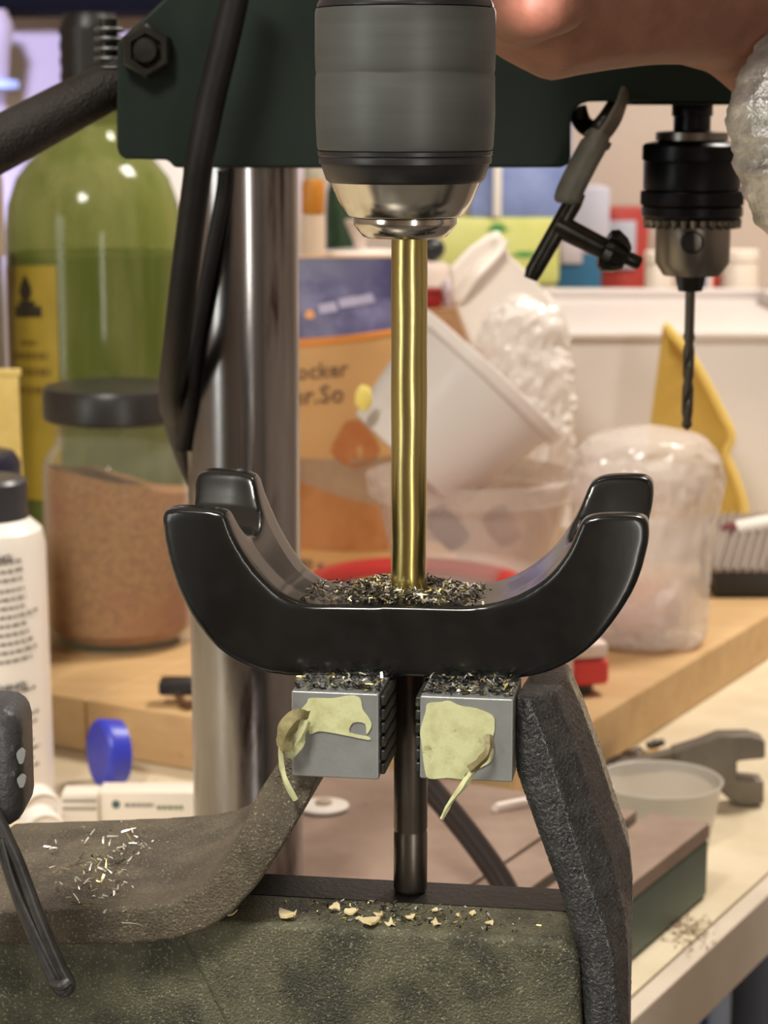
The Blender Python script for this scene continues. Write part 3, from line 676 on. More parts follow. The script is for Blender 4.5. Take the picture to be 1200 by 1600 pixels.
# curved tube and white things on the base of the far press
g = tube(lpts([(620, 1150, .86), (660, 1215, .86), (705, 1270, .855), (748, 1325, .85), (785, 1380, .845), (812, 1440, .84)]), [19.5 * S(1300, .85)] * 31, 18)
tag(build('bent_tube', g, mat('black_pipe', rgb(58, 50, 48), 0.3, 0.4)), 'dark glossy bent tube arching over the brown base behind the stem', 'tube')
c = G(506, 1264, bz)
d0 = root('white_disc', (c.x, c.y, bz), 'small white plastic disc with raised centre lying on the brown base', 'disc')
whp = mat('white_plastic', rgb(226, 218, 210), 0.35)
build('rim', lathe([(0.0105, 0.0002), (0.0118, 0.001), (0.0118, 0.002), (0.009, 0.0028)], 36, (c.x, c.y, bz)), whp, d0)
build('hub', lathe([(0.004, 0.0028), (0.0038, 0.0042), (0.003, 0.0046)], 24, (c.x, c.y, bz)), mat('tan_hub', rgb(176, 158, 138), 0.4), d0)

# measuring cup behind the base
fro = mat('frosted_plastic', rgb(226, 220, 212), 0.35, alpha=0.55, tint=(0.93, 0.92, 0.9, 1))
MC = W(1030, 1218, 1.042); mrr = 100 * S(1218, 1.042)
mc = root('measuring_cup', (MC.x, 1.042, 0), 'frosted translucent measuring cup with flat handle beside the green base', 'cup')
build('cup_body', lathe([(mrr * .80, 0.0004), (mrr * .82, 0.002), (mrr * .97, MC.z - .001), (mrr, MC.z), (mrr * .985, MC.z + .0006), (mrr * .96, MC.z), (mrr * .8, 0.004), (0.0004, 0.0035)], 56, (MC.x, 1.042, 0)), fro, mc)
h0 = W(770, 1268, 0.995); 
hp = catmull([W(768, 1269, .98), W(800, 1262, .985), W(860, 1252, .998), Vector((MC.x - mrr * .9, 1.026, MC.z - 0.002))], 5)
build('handle', tube(hp, [0.003] + [0.0065] * (len(hp) - 2) + [0.0065], 14, flat=0.4) , mat('milky_handle', rgb(226, 214, 206), 0.35), mc)

# grey spanner-like clamp on the bench
gm = mat('grey_clamp', rgb(120, 112, 100), 0.45, 0.5, col2=rgb(104, 96, 86), nscale=30)
CYb = G(1190, 1262, 0.0).y
cpx = [(1052, 1176), (1095, 1163), (1125, 1151), (1172, 1150), (1196, 1158), (1196, 1186), (1152, 1190), (1152, 1217), (1194, 1221), (1194, 1257), (1168, 1260), (1150, 1258), (1118, 1232), (1090, 1212), (1052, 1206)]
def cpt(Y): return lambda a, b: (lambda q: Vector((q.x, Y, max(q.z, 0.0003))))(W(a, b, CYb))
cl_ = root('open_clamp', (W(1120, 1260, CYb).x, CYb, 0), 'grey metal clamp with an open jaw standing on the cream bench', 'clamp')
build('clamp_jaw', prism(cpx, cpt(CYb), cpt(CYb + 0.014)), gm, cl_, bevel=0.0012)
build('clamp_bar', prism([(965, 1198), (1050, 1178), (1060, 1176), (1060, 1206), (965, 1216)], cpt(CYb + 0.002), cpt(CYb + 0.012)), gm, cl_, bevel=0.001)
# dirt on the bench beside the green base
NW = [1, 1, 1]
def dirt():
    p = G(random.gauss(1072, 20), random.gauss(1452, 13), 0.0004); return p
v, f, ix = chips(260, dirt, 0.0006, 0.0022, 3, 2.0)
tag(build('bench_dirt', (v, f), [mat('dirt_a', rgb(168, 148, 118), 0.8), mat('dirt_b', rgb(146, 122, 92), 0.8), mat('dirt_c', rgb(186, 166, 136), 0.8)], idx=ix, smooth=False, fix=False), 'brown dust and crumbs on the cream bench beside the green base', 'dirt', kind='stuff')
# small fittings
fitm = mat('brass_fitting', rgb(196, 156, 90), 0.3, 0.9); fitd = mat('dark_fitting', rgb(62, 52, 44), 0.4, 0.6)
for i, (ax, ay, bx, by, rpx, m, lab) in enumerate([
        (938, 1206, 985, 1180, 9, fitd, 'dark bent fitting at the left end of the little heap by the wooden board'),
        (966, 1190, 1000, 1172, 10, fitd, 'black round fitting in the middle of the little heap by the board'),
        (982, 1184, 1016, 1170, 8, mat('steel_fitting', rgb(190, 182, 172), 0.25, 0.9), 'shiny steel tube fitting lying in the little heap'),
        (998, 1188, 1026, 1182, 7, fitm, 'small golden brass fitting at the front of the heap'),
        (1012, 1172, 1036, 1160, 6, fitd, 'thin dark pin sticking out of the heap to the right')]):
    pa = G(ax, ay, 0.004 + 0.002 * (i % 2)); pb = G(bx, by, 0.004 + 0.003 * (i % 3)); rr2 = rpx * S(1180, 1.2)
    pa.z = rr2 + 0.0003 + i * 0.001; pb.z = rr2 + 0.001 + i * 0.001
    n_ = (pb - pa)
    r = root('metal_fitting', (pa.x, pa.y, 0), lab, 'fitting', 'loose fittings by the board')
    build('fitting_body', tube([pa, pa + n_ * .02, pa + n_ * .98, pb], [rr2 * .8, rr2, rr2, rr2 * .8], 14), m, r)
    build('collar', tube([pa + n_ * .35, pa + n_ * .37, pa + n_ * .58, pa + n_ * .6], [rr2 * 1.05, rr2 * 1.25, rr2 * 1.25, rr2 * 1.05], 14), m, r)

# ------------------------------------------------------------------ wooden board and what stands on it
BT = 0.031
K0 = G(800, 1292, 0.0)
woodm = mat('pine_board', rgb(202, 168, 120), 0.55, col2=rgb(186, 148, 102), nscale=9, lo=0.35, hi=0.7, stretch=(1.2, 7, 7), bump=0.05, bscale=60, col3=rgb(150, 112, 70), n3=14, lo3=0.66, hi3=0.74)
def kp(l, d, z): q = K0 + BL * l + BD * d; return Vector((q.x, q.y, z))
board = root('wooden_board', K0, 'thick pale pine board lying on the bench under the jars and bags', 'board')
nst = 6; Wd = 0.80
for k in range(nst):
    l0, l1 = Wd * k / nst, Wd * (k + 1) / nst - 0.0006
    build('plank', prism([(l0, 0), (l1, 0), (l1, 0.50), (l0, 0.50)], lambda l, d: kp(l, d, BT), lambda l, d: kp(l, d, 0.0002)), woodm, board, bevel=0.0015)

# jar of brown granules
glass = mat('clear_glass', rgb(225, 225, 218), 0.05, alpha=0.05, tint=(0.97, 0.97, 0.95, 1))
JY = 1.33; JX = 186
jar = root('granule_jar', W(JX, 1046, JY), 'tall glass jar of brown granules with a black screw lid', 'jar')
jar.location.z = BT; ORG[jar.name].z = BT
jz = lambda py: zz(py, JY)
prof = [(2, 1000), (100, 1000)]
js = S(850, JY)
def jl_(rows): 
    c = W(JX, 850, JY).x
    return lathe([(max(r, .02) * js, z) for r, z in rows], 56, (c, JY, 0))
ztp = jz(600)
build('jar_glass', jl_([(96, BT + .0004), (110, BT + .003), (116, BT + .012), (116, jz(735)), (112, jz(715)), (94, jz(690)), (92, jz(672)), (92, jz(648)), (89, jz(648)), (89, jz(690)), (108, jz(717)), (113, jz(735)), (113, BT + .012), (100, BT + .006), (1, BT + .005)]), glass, jar)
gran = mat('brown_granules', rgb(170, 124, 74), 0.8, col2=rgb(144, 100, 56), nscale=300, bump=0.4, bscale=900, col3=rgb(158, 98, 66), n3=22, lo3=0.5, hi3=0.7)
def gmod(j, i, a, r, z):
    if j == 3: return 0, 0.010 * cos(a + 2.6) + 0.004 * noise.noise(Vector((a * 1.3, 1, 0)))
    if j == 4: return 0, 0.004 * cos(a + 2.6)
    return 0, 0
cxx = W(JX, 850, JY).x
build('granules', lathe([(98 * js, BT + .0065), (112 * js, BT + .0125), (112.3 * js, jz(790)), (110 * js, jz(748)), (60 * js, jz(752)), (1 * js, jz(756))], 56, (cxx, JY, 0), gmod), gran, jar)
lidm = mat('black_lid', rgb(30, 28, 28), 0.35, col2=rgb(46, 44, 42), nscale=14)
build('lid', jl_([(108, jz(654)), (112, jz(650)), (112, jz(612)), (108, jz(603)), (98, jz(601)), (1, jz(602))]), lidm, jar)

# green bottle
GY = 1.56; GX = 150
gb = root('green_bottle', (W(GX, 800, GY).x, GY, BT), 'large green bottle with black ribbed cap and yellow label behind the jar', 'bottle')
gs = S(500, GY); gx = W(GX, 500, GY).x; gzz = lambda py: zz(py, GY)
def gl(rows, seg=56, mod=None): return lathe([(max(r, .02) * gs, z) for r, z in rows], seg, (gx, GY, 0), mod)
grg = mat('green_glass', rgb(138, 140, 84), 0.12, alpha=0.5, tint=(0.62, 0.66, 0.30, 1), col2=rgb(104, 118, 54), nscale=12, stretch=(3, 3, 0.6))
build('bottle_body', gl([(120, BT + .0004), (134, BT + .006), (136, BT + .02), (136, gzz(360)), (132, gzz(320)), (118, gzz(278)), (96, gzz(250)), (70, gzz(226)), (52, gzz(205)), (46, gzz(185)), (44, gzz(160))]), grg, gb)
liq = mat('green_liquid', rgb(104, 104, 58), 0.4, alpha=0.75, tint=(0.45, 0.5, 0.2, 1), col2=rgb(62, 92, 24), lo=0.45, hi=0.6, stretch=(2, 2, .4), nscale=10)
build('contents', gl([(116, BT + .004), (131, BT + .009), (133, BT + .02), (133, gzz(395)), (2, gzz(396))]), liq, gb)
def ribs(j, i, a, r, z): return (0.0012 if (j % 2) else 0.0), 0
build('ribbed_cap', gl([(44, gzz(196))] + [(44, gzz(192 - k * 12)) for k in range(14)] + [(36, gzz(22)), (1, gzz(20))], 48, ribs), mat('black_cap', rgb(22, 20, 20), 0.4), gb)
lab = mat('yellow_label', rgb(158, 136, 44), 0.6, col2=rgb(142, 120, 34), nscale=16)
def gcyl(px, py, k=1.006):
    x = (px - GX) / 136.0; x = max(-0.985, min(0.985, x)); a = math.asin(x)
    return Vector((gx + 136 * gs * k * sin(a), GY - 136 * gs * k * cos(a), gzz(py + (1 - cos(a)) * 12)))
def curved(px0, px1, py0, py1, fn, n=10):
    vv = [fn(px0 + (px1 - px0) * i / n, py) for i in range(n + 1) for py in (py0, py1)]
    return vv, [(2 * i, 2 * i + 1, 2 * i + 3, 2 * i + 2) for i in range(n)]
lb = build('label', curved(18, 110, 405, 760, gcyl), lab, gb)
ink = mat('dark_ink', rgb(44, 38, 22), 0.6); inkb = mat('brown_ink', rgb(112, 88, 22), 0.6)
def emb(pts): return [gcyl(a, b, 1.016) for a, b in pts], [tuple(range(len(pts)))]
build('emblem', join(emb([(59, 418), (66, 430), (70, 443), (67, 454), (59, 459), (51, 454), (48, 443), (52, 430)]), curved(39, 85, 466, 483, lambda a, b: gcyl(a, b, 1.012)), curved(46, 74, 458, 466, lambda a, b: gcyl(a, b, 1.012))), ink, lb)
lines = []
for (y, xa, xb, h) in ((518, 48, 76, 8), (536, 34, 92, 11), (560, 32, 96, 12), (588, 40, 84, 12)):
    x = xa
    while x < xb:
        w_ = random.uniform(5, 12); lines.append(([gcyl(x, y, 1.01), gcyl(min(x + w_, xb), y, 1.01), gcyl(min(x + w_, xb), y + h, 1.01), gcyl(x, y + h, 1.01)], [(0, 1, 2, 3)])); x += w_ + 2.5
build('small_print', join(*lines), inkb, lb)

# grey canister, grey jug at the far left
r = root('grey_canister', (W(-62, 600, 1.5).x, 1.5, BT), 'grey canister at the left edge beside the green bottle', 'canister')
gc = mat('grey_tin', rgb(140, 136, 128), 0.35, 0.2)
cx_ = W(-62, 600, 1.5).x; s_ = S(500, 1.5)
build('canister_body', lathe([(66 * s_, BT + .0004), (70 * s_, BT + .004), (70 * s_, zz(405, 1.5)), (66 * s_, zz(398, 1.5))], 40, (cx_, 1.5, 0)), gc, r)
build('canister_lid', lathe([(70 * s_, zz(402, 1.5)), (76 * s_, zz(400, 1.5)), (76 * s_, zz(275, 1.5)), (60 * s_, zz(262, 1.5)), (1 * s_, zz(261, 1.5))], 40, (cx_, 1.5, 0)), mat('tan_lid', rgb(176, 156, 132), 0.4), r)
r = root('grey_jug', (W(-80, 100, 2.2).x, 2.2, 0), 'tall grey lavender jug with narrow waist in the top left corner', 'jug')
cx_ = W(-80, 100, 2.2).x; s_ = S(100, 2.2)
build('jug_body', lathe([(150 * s_, 0.0004), (160 * s_, .01), (160 * s_, zz(330, 2.2)), (118 * s_, zz(220, 2.2)), (84 * s_, zz(160, 2.2)), (92 * s_, zz(125, 2.2)), (95 * s_, zz(80, 2.2)), (102 * s_, zz(40, 2.2)), (92 * s_, zz(15, 2.2)), (1 * s_, zz(14, 2.2))], 40, (cx_, 2.2, 0)), mat('lavender_plastic', rgb(160, 150, 156), 0.4), r)
build('band', lathe([(101 * s_, zz(141, 2.2)), (108 * s_, zz(138, 2.2)), (108 * s_, zz(126, 2.2)), (101 * s_, zz(124, 2.2))], 40, (cx_, 2.2, 0)), mat('pale_blue_band', rgb(160, 180, 230), 0.4), r)
r = root('wall_shelf', (-0.5, 2.5, zz(4, 2.3)), 'black wall shelf along the top left above the bottles', 'shelf')
bk = mat('black_laminate', rgb(6, 6, 8), 0.8, spec=0.05)
build('shelf_board', rbox(-1.2, W(420, 0, 2.3).x, 2.28, 2.4999, zz(14, 2.28), zz(14, 2.28) + 0.025, 0.002), bk, r)
for xx in (-1.0, -0.3): build('bracket', rbox(xx - .01, xx + .01, 2.33, 2.4995, zz(10, 2.28) + 0.025, zz(10, 2.28) + 0.16, 0.002), bk, r)

# white bottle with black cap, printed lines
WY = 1.10; WX = -12
wb = root('white_bottle', (W(WX, 1260, WY).x, WY, 0), 'white plastic bottle with black cap and grey printed text at left edge', 'bottle')
ws = S(1000, WY); wx = W(WX, 1000, WY).x; wzz = lambda py: zz(py, WY)
white = mat('white_bottle_plastic', rgb(240, 232, 224), 0.3)
build('bottle_body', lathe([(82 * ws, 0.0003), (88 * ws, 0.003), (90 * ws, 0.012), (87 * ws, wzz(850)), (82 * ws, wzz(826)), (62 * ws, wzz(808)), (50 * ws, wzz(806))], 56, (wx, WY, 0)), white, wb)
build('cap', lathe([(58 * ws, wzz(812)), (62 * ws, wzz(809)), (62 * ws, wzz(800)), (60 * ws, wzz(796)), (60 * ws, wzz(752)), (55 * ws, wzz(746)), (1 * ws, wzz(746))], 64, (wx, WY, 0), lambda j, i, a, r, z: (0.0004 * (i % 2), 0) if j in (3, 4) else (0, 0)), mat('grey_black_cap', rgb(50, 50, 54), 0.35), wb)
def wcyl(px, py, k=1.006):
    x = max(-.99, min(.99, (px - WX) / 89.0)); a = math.asin(x); return Vector((wx + 89.5 * ws * k * sin(a), WY - 89.5 * ws * k * cos(a), wzz(py - (1 - cos(a)) * 12)))
lines = []; y = 862
for (ya, n, xe) in ((862, 3, 62), (905, 9, 66), (1062, 3, 62), (1100, 7, 66)):
    for k in range(n):
        yy = ya + k * 13.5; x = -40; end = xe - random.uniform(0, 16)
        while x < end:
            w_ = random.uniform(4, 11); xb = min(x + w_, end); lines.append(([wcyl(x, yy), wcyl(xb, yy), wcyl(xb, yy + 4.2), wcyl(x, yy + 4.2)], [(0, 1, 2, 3)])); x += w_ + 2.2
build('printed_text', join(*lines), mat('grey_print', rgb(120, 112, 106), 0.6), wb)
def heading(s, px, py, size):
    g = text2d(s, size, 0.4); return place2d(g, lambda x, y: wcyl(px + x, py - y, 1.007))
build('printed_heading', join(heading('WARNING:', -34, 862, 14), heading('WARNING:', -20, 1060, 14)), mat('black_print', rgb(52, 46, 44), 0.6), wb)

# yellow sachet tube with a navy cap
r = root('yellow_tube', (W(-10, 740, 1.27).x, 1.27, BT), 'crumpled pale yellow tube with navy cap behind the white bottle', 'tube')
yx0, yx1 = W(-60, 660, 1.27).x, W(33, 660, 1.27).x
yt = mat('pale_yellow_foil', rgb(232, 206, 128), 0.35, col2=rgb(214, 184, 104), nscale=30, bump=0.5, bscale=50)
vv = []; ff = []; n = 12
for j in range(n + 1):
    t = j / n; z = BT + 0.0005 + (zz(586, 1.27) - BT) * t; th = 0.016 * (1 - t) + 0.0012
    for i in range(16):
        a = 2 * pi * i / 16; p = Vector(((yx0 + yx1) / 2 + cos(a) * (yx1 - yx0) / 2 * (1 - 0.05 * sin(t * 9)), 1.27 + sin(a) * th, z))
        vv.append(p + Vector((0.0016 * noise.noise(p * 60), 0.003 * noise.noise(p * 50 + Vector((4, 4, 4))), 0)))
for j in range(n):
    for i in range(16):
        k = (i + 1) % 16; ff.append((j * 16 + i, j * 16 + k, j * 16 + 16 + k, j * 16 + 16 + i))
ff += [tuple(reversed(range(16))), tuple(n * 16 + i for i in range(16))]
build('tube_body', (vv, ff), yt, r, sharp=60)
build('crimp', rbox(yx0 - .001, yx1 + .0008, 1.2685, 1.2715, zz(588, 1.27), zz(576, 1.27), 0.0005), yt, r)
r = root('navy_bottle', (W(-20, 730, 1.2).x, 1.2, 0), 'dark bottle with navy pointed nozzle showing above the white bottle', 'bottle')
cx_ = W(-30, 730, 1.21).x; s_ = S(720, 1.21)
nav = mat('navy_plastic', rgb(26, 26, 46), 0.35)
build('nozzle', lathe([(62 * s_, zz(760, 1.21)), (62 * s_, zz(722, 1.21)), (52 * s_, zz(706, 1.21)), (20 * s_, zz(698, 1.21)), (1 * s_, zz(697, 1.21))], 32, (cx_, 1.21, 0)), nav, r)
build('bottle_shoulder', lathe([(40 * s_, 0.0004), (70 * s_, 0.002), (70 * s_, zz(790, 1.21)), (62 * s_, zz(761, 1.21))], 32, (cx_, 1.21, 0)), mat('navy_bottle', rgb(70, 66, 60), 0.4), r)

# blue cap standing on its edge
c = G(182, 1226, 0.0); R_ = 54 * S(1180, c.y)
bc = root('blue_screwtop', (c.x, c.y, 0), 'bright blue plastic screw cap standing on its edge before the board', 'cap')
bluem = mat('cobalt_plastic', rgb(52, 60, 186), 0.38)
M = axis_m((c.x - 0.005, c.y - 0.004, R_ + 0.0004), (-0.88, -0.47, 0.06))
build('cap_shell', xf(lathe([(R_ * .86, -0.009), (R_ * .92, -0.0085), (R_ * .94, -0.004), (R_ * 1.0, 0.001), (R_ * .98, 0.003), (R_ * .9, 0.0045), (R_ * .02, 0.0047)], 64, mod=lambda j, i, a, r, z: (0.0003 * (i % 2), 0) if j in (1, 2) else (0, 0)), M), bluem, bc)
build('liner', xf(lathe([(R_ * .80, -0.0095), (R_ * .80, -0.0085)], 40), M), bluem, bc)
# white caps beside the bottle
for (px, py, rp, nm, lb_) in ((62, 1225, 32, 'white_screwtop', 'round white cap lying against the foot of the white bottle'), (66, 1252, 34, 'white_screwtop', 'cream white cap lying in front of the other round cap')):
    Yc = 1.06 if py < 1240 else 1.025
    c = W(px, py + 10, Yc); rr3 = rp * S(py, Yc); zc = max(c.z, rr3)
    r = root(nm, (c.x, Yc, 0), lb_, 'cap', 'white caps by the bottle')
    M = axis_m((c.x, Yc, rr3 + .0003), (0.35, -0.93, 0.0))
    build('cap_shell', xf(lathe([(rr3 * .9, -0.010), (rr3, -0.009), (rr3, 0.0045), (rr3 * .93, 0.006), (rr3 * .88, 0.006), (rr3 * .82, 0.0045), (rr3 * .02, 0.0045)], 40), M), white, r)
# white printed box
c = W(155, 1278, 1.035); e = W(330, 1278, 1.035)
zt_ = zz(1238, 1.035)
r = root('white_carton', (c.x, 1.035, 0), 'low white carton with grey and green print in front of the blue cap', 'box')
cbx = mat('white_card', rgb(232, 220, 206), 0.5)
build('carton_body', rbox(c.x, e.x, 1.035, 1.052, 0.0004, zt_, 0.001), cbx, r)
def cf(px, py): p = W(px, py, 1.0345); return Vector((p.x, 1.0346, p.z))
cc = [cf(181 + 6.5 * cos(a), 1257 + 6.5 * sin(a)) for a in [2 * pi * k / 16 for k in range(16)]]
build('round_logo', (cc, [tuple(range(16))]), mat('teal_ink', rgb(70, 96, 96), 0.5), r)
def words(xa, xb, y, h):
    o = []; x = xa
    while x < xb:
        w_ = random.uniform(5, 9); q = min(x + w_, xb); o.append(([cf(x, y), cf(q, y), cf(q, y + h), cf(x, y + h)], [(0, 1, 2, 3)])); x += w_ + 1.6
    return o
build('grey_print', join(*words(195, 240, 1255, 6)), mat('soft_grey_ink', rgb(150, 142, 136), 0.6), r)
build('green_print', join(*words(245, 286, 1259, 6)), mat('soft_green_ink', rgb(122, 136, 108), 0.6), r)
c = W(96, 1276, 1.03); e = W(153, 1276, 1.03)
r = root('folded_leaflet', (c.x, 1.03, 0), 'small white folded leaflet with two grey lines beside the carton', 'leaflet')
build('paper', rbox(c.x, e.x, 1.032, 1.046, 0.0004, zz(1242, 1.03), 0.0008), cbx, r)
def cf2(px, py): p = W(px, py, 1.0315); return Vector((p.x, 1.0316, p.z))
build('print_lines', ([cf2(a, b) for (a, b) in ((98, 1249), (151, 1249), (151, 1254), (98, 1254), (98, 1261), (151, 1261), (151, 1266), (98, 1266))], [(0, 1, 2, 3), (4, 5, 6, 7)]), mat('line_ink', rgb(158, 150, 138), 0.6), r)
# black clip on the board
c = G(285, 1100, BT)
r = root('black_clip', (c.x, c.y, BT), 'small black clip on the board left of the column', 'clip')
bs = S(1080, c.y)
build('clip_body', rbox(c.x - 36 * bs, c.x + 40 * bs, c.y - .006, c.y + .010, BT + 0.006, BT + 0.014, 0.002), slk, r)
build('clip_foot', tube([Vector((c.x - 8 * bs, c.y - .002, BT + .008)), Vector((c.x + 2 * bs, c.y - .008, BT + .0026)), Vector((c.x + 16 * bs, c.y - .014, BT + 0.0026))], 0.0024, 10), mat('brown_clip', rgb(92, 62, 40), 0.4), r)

# paper bag with blue top
QY = 1.49
qx = lambda px: W(px, 700, QY).x
qz = lambda py: zz(py, QY)
bag = root('printed_bag', (qx(530), QY, BT), 'tan and orange food bag with dark blue top behind the column', 'bag')
tan = mat('tan_bag_paper', rgb(202, 158, 104), 0.5, bump=0.25, bscale=40)
def bagface(px, py):
    t = (px - 420) / 210.0; b_ = 0.030 * sqrt(max(0, 1 - (2 * t - 1) ** 2)) if 0 <= t <= 1 else 0
    top = min(max((py - 395) / 120, 0.12), 1)
    return Vector((qx(px), QY - b_ * top - 0.001 + 0.0012 * noise.noise(Vector((px * .02, py * .02, 0))), qz(py)))
def bagback(px, py):
    p = bagface(px, py); return Vector((p.x, 2 * QY - p.y, p.z))
nx, ny = 22, 30; vv = []; ff = []
pyb = 165 + (H - BT) / 1.0; 
def z2py(z): 
    lo_, hi_ = 0, 1600
    for _ in range(40):
        m_ = (lo_ + hi_) / 2
        if qz(m_) > z: lo_ = m_
        else: hi_ = m_
    return lo_
pb_ = z2py(BT + 0.0005)
for fn in (bagface, bagback):
    for j in range(ny + 1):
        for i in range(nx + 1): vv.append(fn(420 + 210 * i / nx, 400 + (pb_ - 400) * j / ny))
no = (nx + 1) * (ny + 1)
for s in (0, 1):
    for j in range(ny):
        for i in range(nx):
            a = s * no + j * (nx + 1) + i; ff.append((a, a + 1, a + nx + 2, a + nx + 1))
for j in range(ny):
    for i in (0, nx):
        a = j * (nx + 1) + i; ff.append((a, a + nx + 1, no + a + nx + 1, no + a))
for i in range(nx):
    for j in (0, ny):
        a = j * (nx + 1) + i; ff.append((a, a + 1, no + a + 1, no + a))
build('bag_body', (vv, ff), tan, bag, sharp=60)
def skin(pts_or_rect, m, name, off=0.0006, n=16):
    (x0_, x1_, top, bot) = pts_or_rect; vv = []; 
    for i in range(n + 1):
        px = x0_ + (x1_ - x0_) * i / n
        ya = top(px) if callable(top) else top; yb = bot(px) if callable(bot) else bot
        for k in range(7):
            p = bagface(px, ya + (yb - ya) * k / 6); vv.append(p - Vector((0, off, 0)))
    return build(name, (vv, [(7 * i + k, 7 * i + k + 1, 7 * i + k + 8, 7 * i + k + 7) for i in range(n) for k in range(6)]), m, bag)
skin((424, 626, 402, lambda x: 523 - ((x - 470) / 150) * 14), mat('navy_print', rgb(62, 58, 96), 0.45, col2=rgb(110, 106, 140), nscale=30, lo=.5, hi=.72), 'blue_header')
skin((424, 626, lambda x: 523 - ((x - 470) / 150) * 14, lambda x: 537 - ((x - 470) / 150) * 18), mat('orange_print', rgb(214, 136, 62), 0.5), 'orange_stripe')
skin((424, 626, lambda x: 742 + (x - 470) * .32, lambda x: 845 + (x - 470) * .03), mat('brown_photo_print', rgb(184, 128, 78), 0.5, col2=rgb(164, 106, 56), nscale=25), 'food_picture')
skin((424, 626, lambda x: 706, lambda x: 742 + (x - 470) * .32), mat('grey_photo_print', rgb(170, 142, 114), 0.5, col2=rgb(152, 122, 96), nscale=25), 'grey_picture')
def blob(cx, cy, rx, ry, m, name):
    P = [bagface(cx + rx * cos(a) * (1 + .2 * sin(3 * a)), cy + ry * sin(a)) - Vector((0, .0012, 0)) for a in [2 * pi * k / 18 for k in range(18)]]
    build(name, (P, [tuple(range(18))]), m, bag)
blob(556, 682, 34, 36, mat('orange_picture', rgb(192, 128, 80), 0.5, col2=rgb(178, 108, 58), nscale=40), 'orange_picture')
blob(487, 486, 7, 7, mat('orange_dot', rgb(214, 140, 64), 0.5), 'orange_dot')
def btext(s, px, py, size, slope=0.0, m=None):
    g = text2d(s, size, 0.3); return place2d(g, lambda x, y: bagface(px + x, py - y - x * slope) - Vector((0, .0013, 0)))
build('bag_lettering', join(btext('Cocker', 442, 588, 34, 0.10), btext('der.So', 440, 625, 38, 0.08)), mat('brown_lettering', rgb(112, 88, 66), 0.6), bag)
build('bag_weight', join(btext('1980 g', 446, 876, 22, 0.0)), mat('violet_lettering', rgb(96, 80, 84), 0.6), bag)
build('bag_white_print', join(*[([bagface(a, b) - Vector((0, .0014, 0)), bagface(a + 26, b - 5) - Vector((0, .0014, 0)), bagface(a + 30, b + 9) - Vector((0, .0014, 0)), bagface(a + 3, b + 13) - Vector((0, .0014, 0))], [(0, 1, 2, 3)]) for a, b in ((500, 472), (530, 464), (556, 460))]), mat('lilac_print', rgb(150, 142, 166), 0.5), bag)

# kitchen scale, tub on it, tilted cup
c = G(955, 1088, BT); SA = radians(15)
def sp(l, d, z): return Vector((c.x - l * cos(SA) - d * sin(SA), c.y - l * sin(SA) + d * cos(SA), z))
ST = BT + 0.031
scl = root('kitchen_scale', c, 'flat red and white scale on the board under the translucent tub', 'scale')
redm = mat('red_plastic', rgb(214, 66, 62), 0.35); pinkw = mat('pinkish_white_plastic', rgb(222, 200, 192), 0.35)
o_ = [(0, 0), (0.024, 0), (0.024, 0.016), (0, 0.016)]
def slab(l0, l1, d0_, d1_, z0, z1): return prism([(l0, d0_), (l1, d0_), (l1, d1_), (l0, d1_)], lambda l, d: sp(l, d, z1), lambda l, d: sp(l, d, z0))
build('red_body', slab(0, 0.150, 0.002, 0.205, BT + .006, ST - 0.010), redm, scl, bevel=0.003)
build('white_top', slab(0.0005, 0.1495, 0.003, 0.204, ST - 0.0098, ST), pinkw, scl, bevel=0.003)
build('front_panel', slab(0.023, 0.149, -0.0002, 0.0018, BT + .007, ST - 0.003), pinkw, scl, bevel=0.0005)
ring = [sp(0.078 + 0.066 * cos(a), 0.128 + 0.074 * sin(a), ST + 0.007) for a in [2 * pi * k / 48 for k in range(49)]]
build('red_rim', tube(ring, 0.0060, 10, caps=False), redm, scl)
for l, d in ((0.016, 0.015), (0.13, 0.015), (0.016, 0.185), (0.13, 0.185)):
    q = sp(l, d, 0); build('foot', lathe([(0.008, BT + .0003), (0.010, BT + .001), (0.010, BT + .0062)], 20, (q.x, q.y, 0)), slk, scl)
clr = mat('translucent_tub', rgb(232, 224, 218), 0.25, alpha=0.24, tint=(0.95, 0.92, 0.9, 1))
TY = 1.385; tcx = W(738, 820, TY).x; ts = S(800, TY)
tub = root('round_tub', (tcx, TY, ST), 'translucent round plastic tub standing on the red rimmed scale', 'tub')
build('tub_wall', lathe([(118 * ts, ST + .0005), (122 * ts, ST + .003), (150 * ts, zz(772, TY)), (163 * ts, zz(770, TY)), (167 * ts, zz(742, TY)), (160 * ts, zz(738, TY)), (154 * ts, zz(752, TY)), (146 * ts, zz(772, TY)), (118 * ts, ST + .004), (1 * ts, ST + .003)], 56, (tcx, TY, 0)), clr, tub)
for (a0_, b0_, a1_, b1_, rr4, col_, lab_, nm) in (
        (655, 722, 730, 775, 11, (214, 190, 96), 'pale yellow stick inside the translucent tub', 'yellow_stick'),
        (676, 800, 720, 850, 24, (140, 134, 132), 'grey lump inside the translucent tub', 'grey_lump'),
        (770, 800, 800, 842, 26, (150, 116, 98), 'brown lump inside the translucent tub', 'brown_lump')):
    pa, pb2 = W(a0_, b0_, TY - .01), W(a1_, b1_, TY - .005); n_ = pb2 - pa; k_ = rr4 * ts
    tag(build(nm, tube([pa, pa + n_ * .06, pa + n_ * .5, pa + n_ * .94, pb2], [k_ * .5, k_ * .9, k_, k_ * .9, k_ * .5], 14), mat(nm + '_material', rgb(*col_), 0.5, col2=rgb(*[int(q * .85) for q in col_]), nscale=60), sharp=60), lab_, 'stick' if 'stick' in nm else 'lump')
